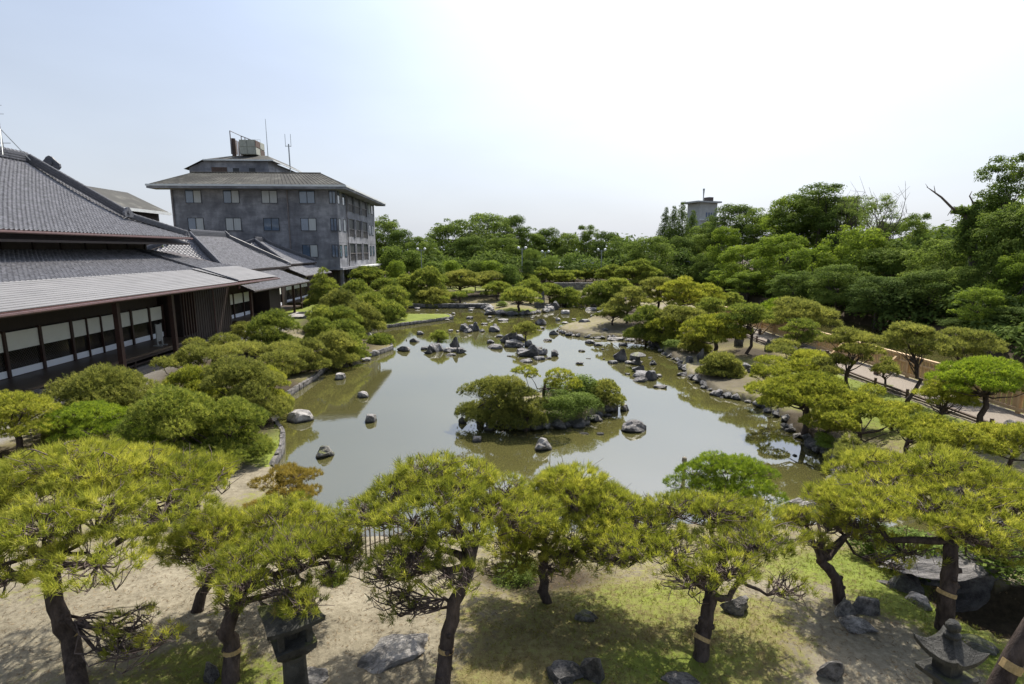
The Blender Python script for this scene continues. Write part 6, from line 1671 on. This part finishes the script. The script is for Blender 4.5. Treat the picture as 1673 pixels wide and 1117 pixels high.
shrub(1290, 846, 46, .45, 'shrub_fine', 'low bright weeds left of the pale shore rock', .3)
shrub(1352, 850, 46, .45, 'shrub_fine', 'low bright weeds right of the pale shore rock', .3)
shrub(545, 958, 46, .5, 'shrub', 'dark little shrub at the sand edge below the forked pine crown', .6)
shrub(845, 950, 90, .5, 'shrub_fine', 'low plants in the shade under the central pines', .6)
for px, py, w_, h, key, lab in ((1172, 600, 26, .5, 'shrub', 'small dark shrub at the foot of the open forked pine'), (1100, 566, 40, .6, 'shrub', 'dark low shrub at the shore under the leaning pine'),
        (1440, 640, 50, .5, 'shrub_bright', 'bright clump by the path edging'), (690, 494, 40, .5, 'shrub', 'low shrub line by the far left water'), (1345, 725, 40, .5, 'shrub_bright', 'small bright clump on the right shore bank'),
        (820, 500, 26, .7, 'shrub_bright', 'bright low bush on the far grass point'), (720, 560, 24, .6, 'shrub_bright', 'grassy tuft on the left rock islet')):
    shrub(px, py, w_, h, key, lab, .5 if px != 720 else .2)

# ------------------------------------------------------------------ grass and litter near the camera
def scatter(n, box, q, cond):
    P = np.stack([q.uniform(box[0], box[1], n), q.uniform(box[2], box[3], n)], 1)
    u = np.interp(P[:, 0], gx, np.arange(len(gx))).astype(int); v = np.interp(P[:, 1], gy, np.arange(len(gy))).astype(int)
    k = v * len(gx) + u; zz = heights(P); keep = cond(k, q) & (zz > .22); return P[keep], zz[keep], k[keep]
gq = np.random.default_rng(5)
def grassy(n, box, L, w, name, blades=4, mm='grass', thr=.5, label=''):
    P, zz, k = scatter(n, box, gq, lambda k, q: g[k] * (.75 + .5 * q.random(len(k))) > thr)
    B = np.column_stack([P, zz - .01])
    D = unit(np.array([0, 0, 1.0]) + gq.normal(size=(len(P), 3)) * .25)
    t = np.clip(.15 + .7 * grn[k] + gq.normal(size=len(P)) * .14, 0, 1)
    o = link(name, needles(B, D, L, w, blades, .42, t, gq, 'grass', mm)); tag(o, label, 'grass', kind='stuff')
M['grass'] = foliage('garden_grass', (.26, .20, .075), (.22, .215, .05), (.15, .21, .03), trans=.3)
grassy(42000, (-9, 12, 4.5, 12.5), .055, .0075, 'grass', 4, label='short mossy grass and dry blades on the near bank')
grassy(16000, (-19, 18, 12.5, 32), .075, .018, 'grass', 4, thr=.62, label='short grass on the banks farther away')
# fallen needles and twigs on the sand
P, zz, k = scatter(22000, (-9, 11, 4.5, 12.5), gq, lambda k, q: q.random(len(k)) > .2)
D = unit(gq.normal(size=(len(P), 3)) * np.array([1, 1, .08])); 
M['litter'] = foliage('fallen_needles', (.08, .05, .03), (.17, .11, .06), (.33, .24, .12), trans=.1)
tag(link('fallen_needles', needles(np.column_stack([P, zz + .015]), D, .07, .006, 3, .35, gq.random(len(P)), gq, 'litter', 'litter')), 'fallen brown needles and bits of twig scattered on the sand', 'needle litter', kind='stuff')
# grass on the left lantern roof
P = np.stack([gq.uniform(-.22, .26, 90), gq.uniform(-.2, .2, 90), np.full(90, .0)], 1); P[:, 2] = 1.60 - .30 * np.hypot(P[:, 0], P[:, 1])
o = link('roof_grass', needles(P, unit(np.array([0, 0, 1.0]) + gq.normal(size=(90, 3)) * .3), .12, .008, 14, .5, gq.random(90), gq, 'roof_grass', 'grass'), L1)
print('TRIS', TRI[0])
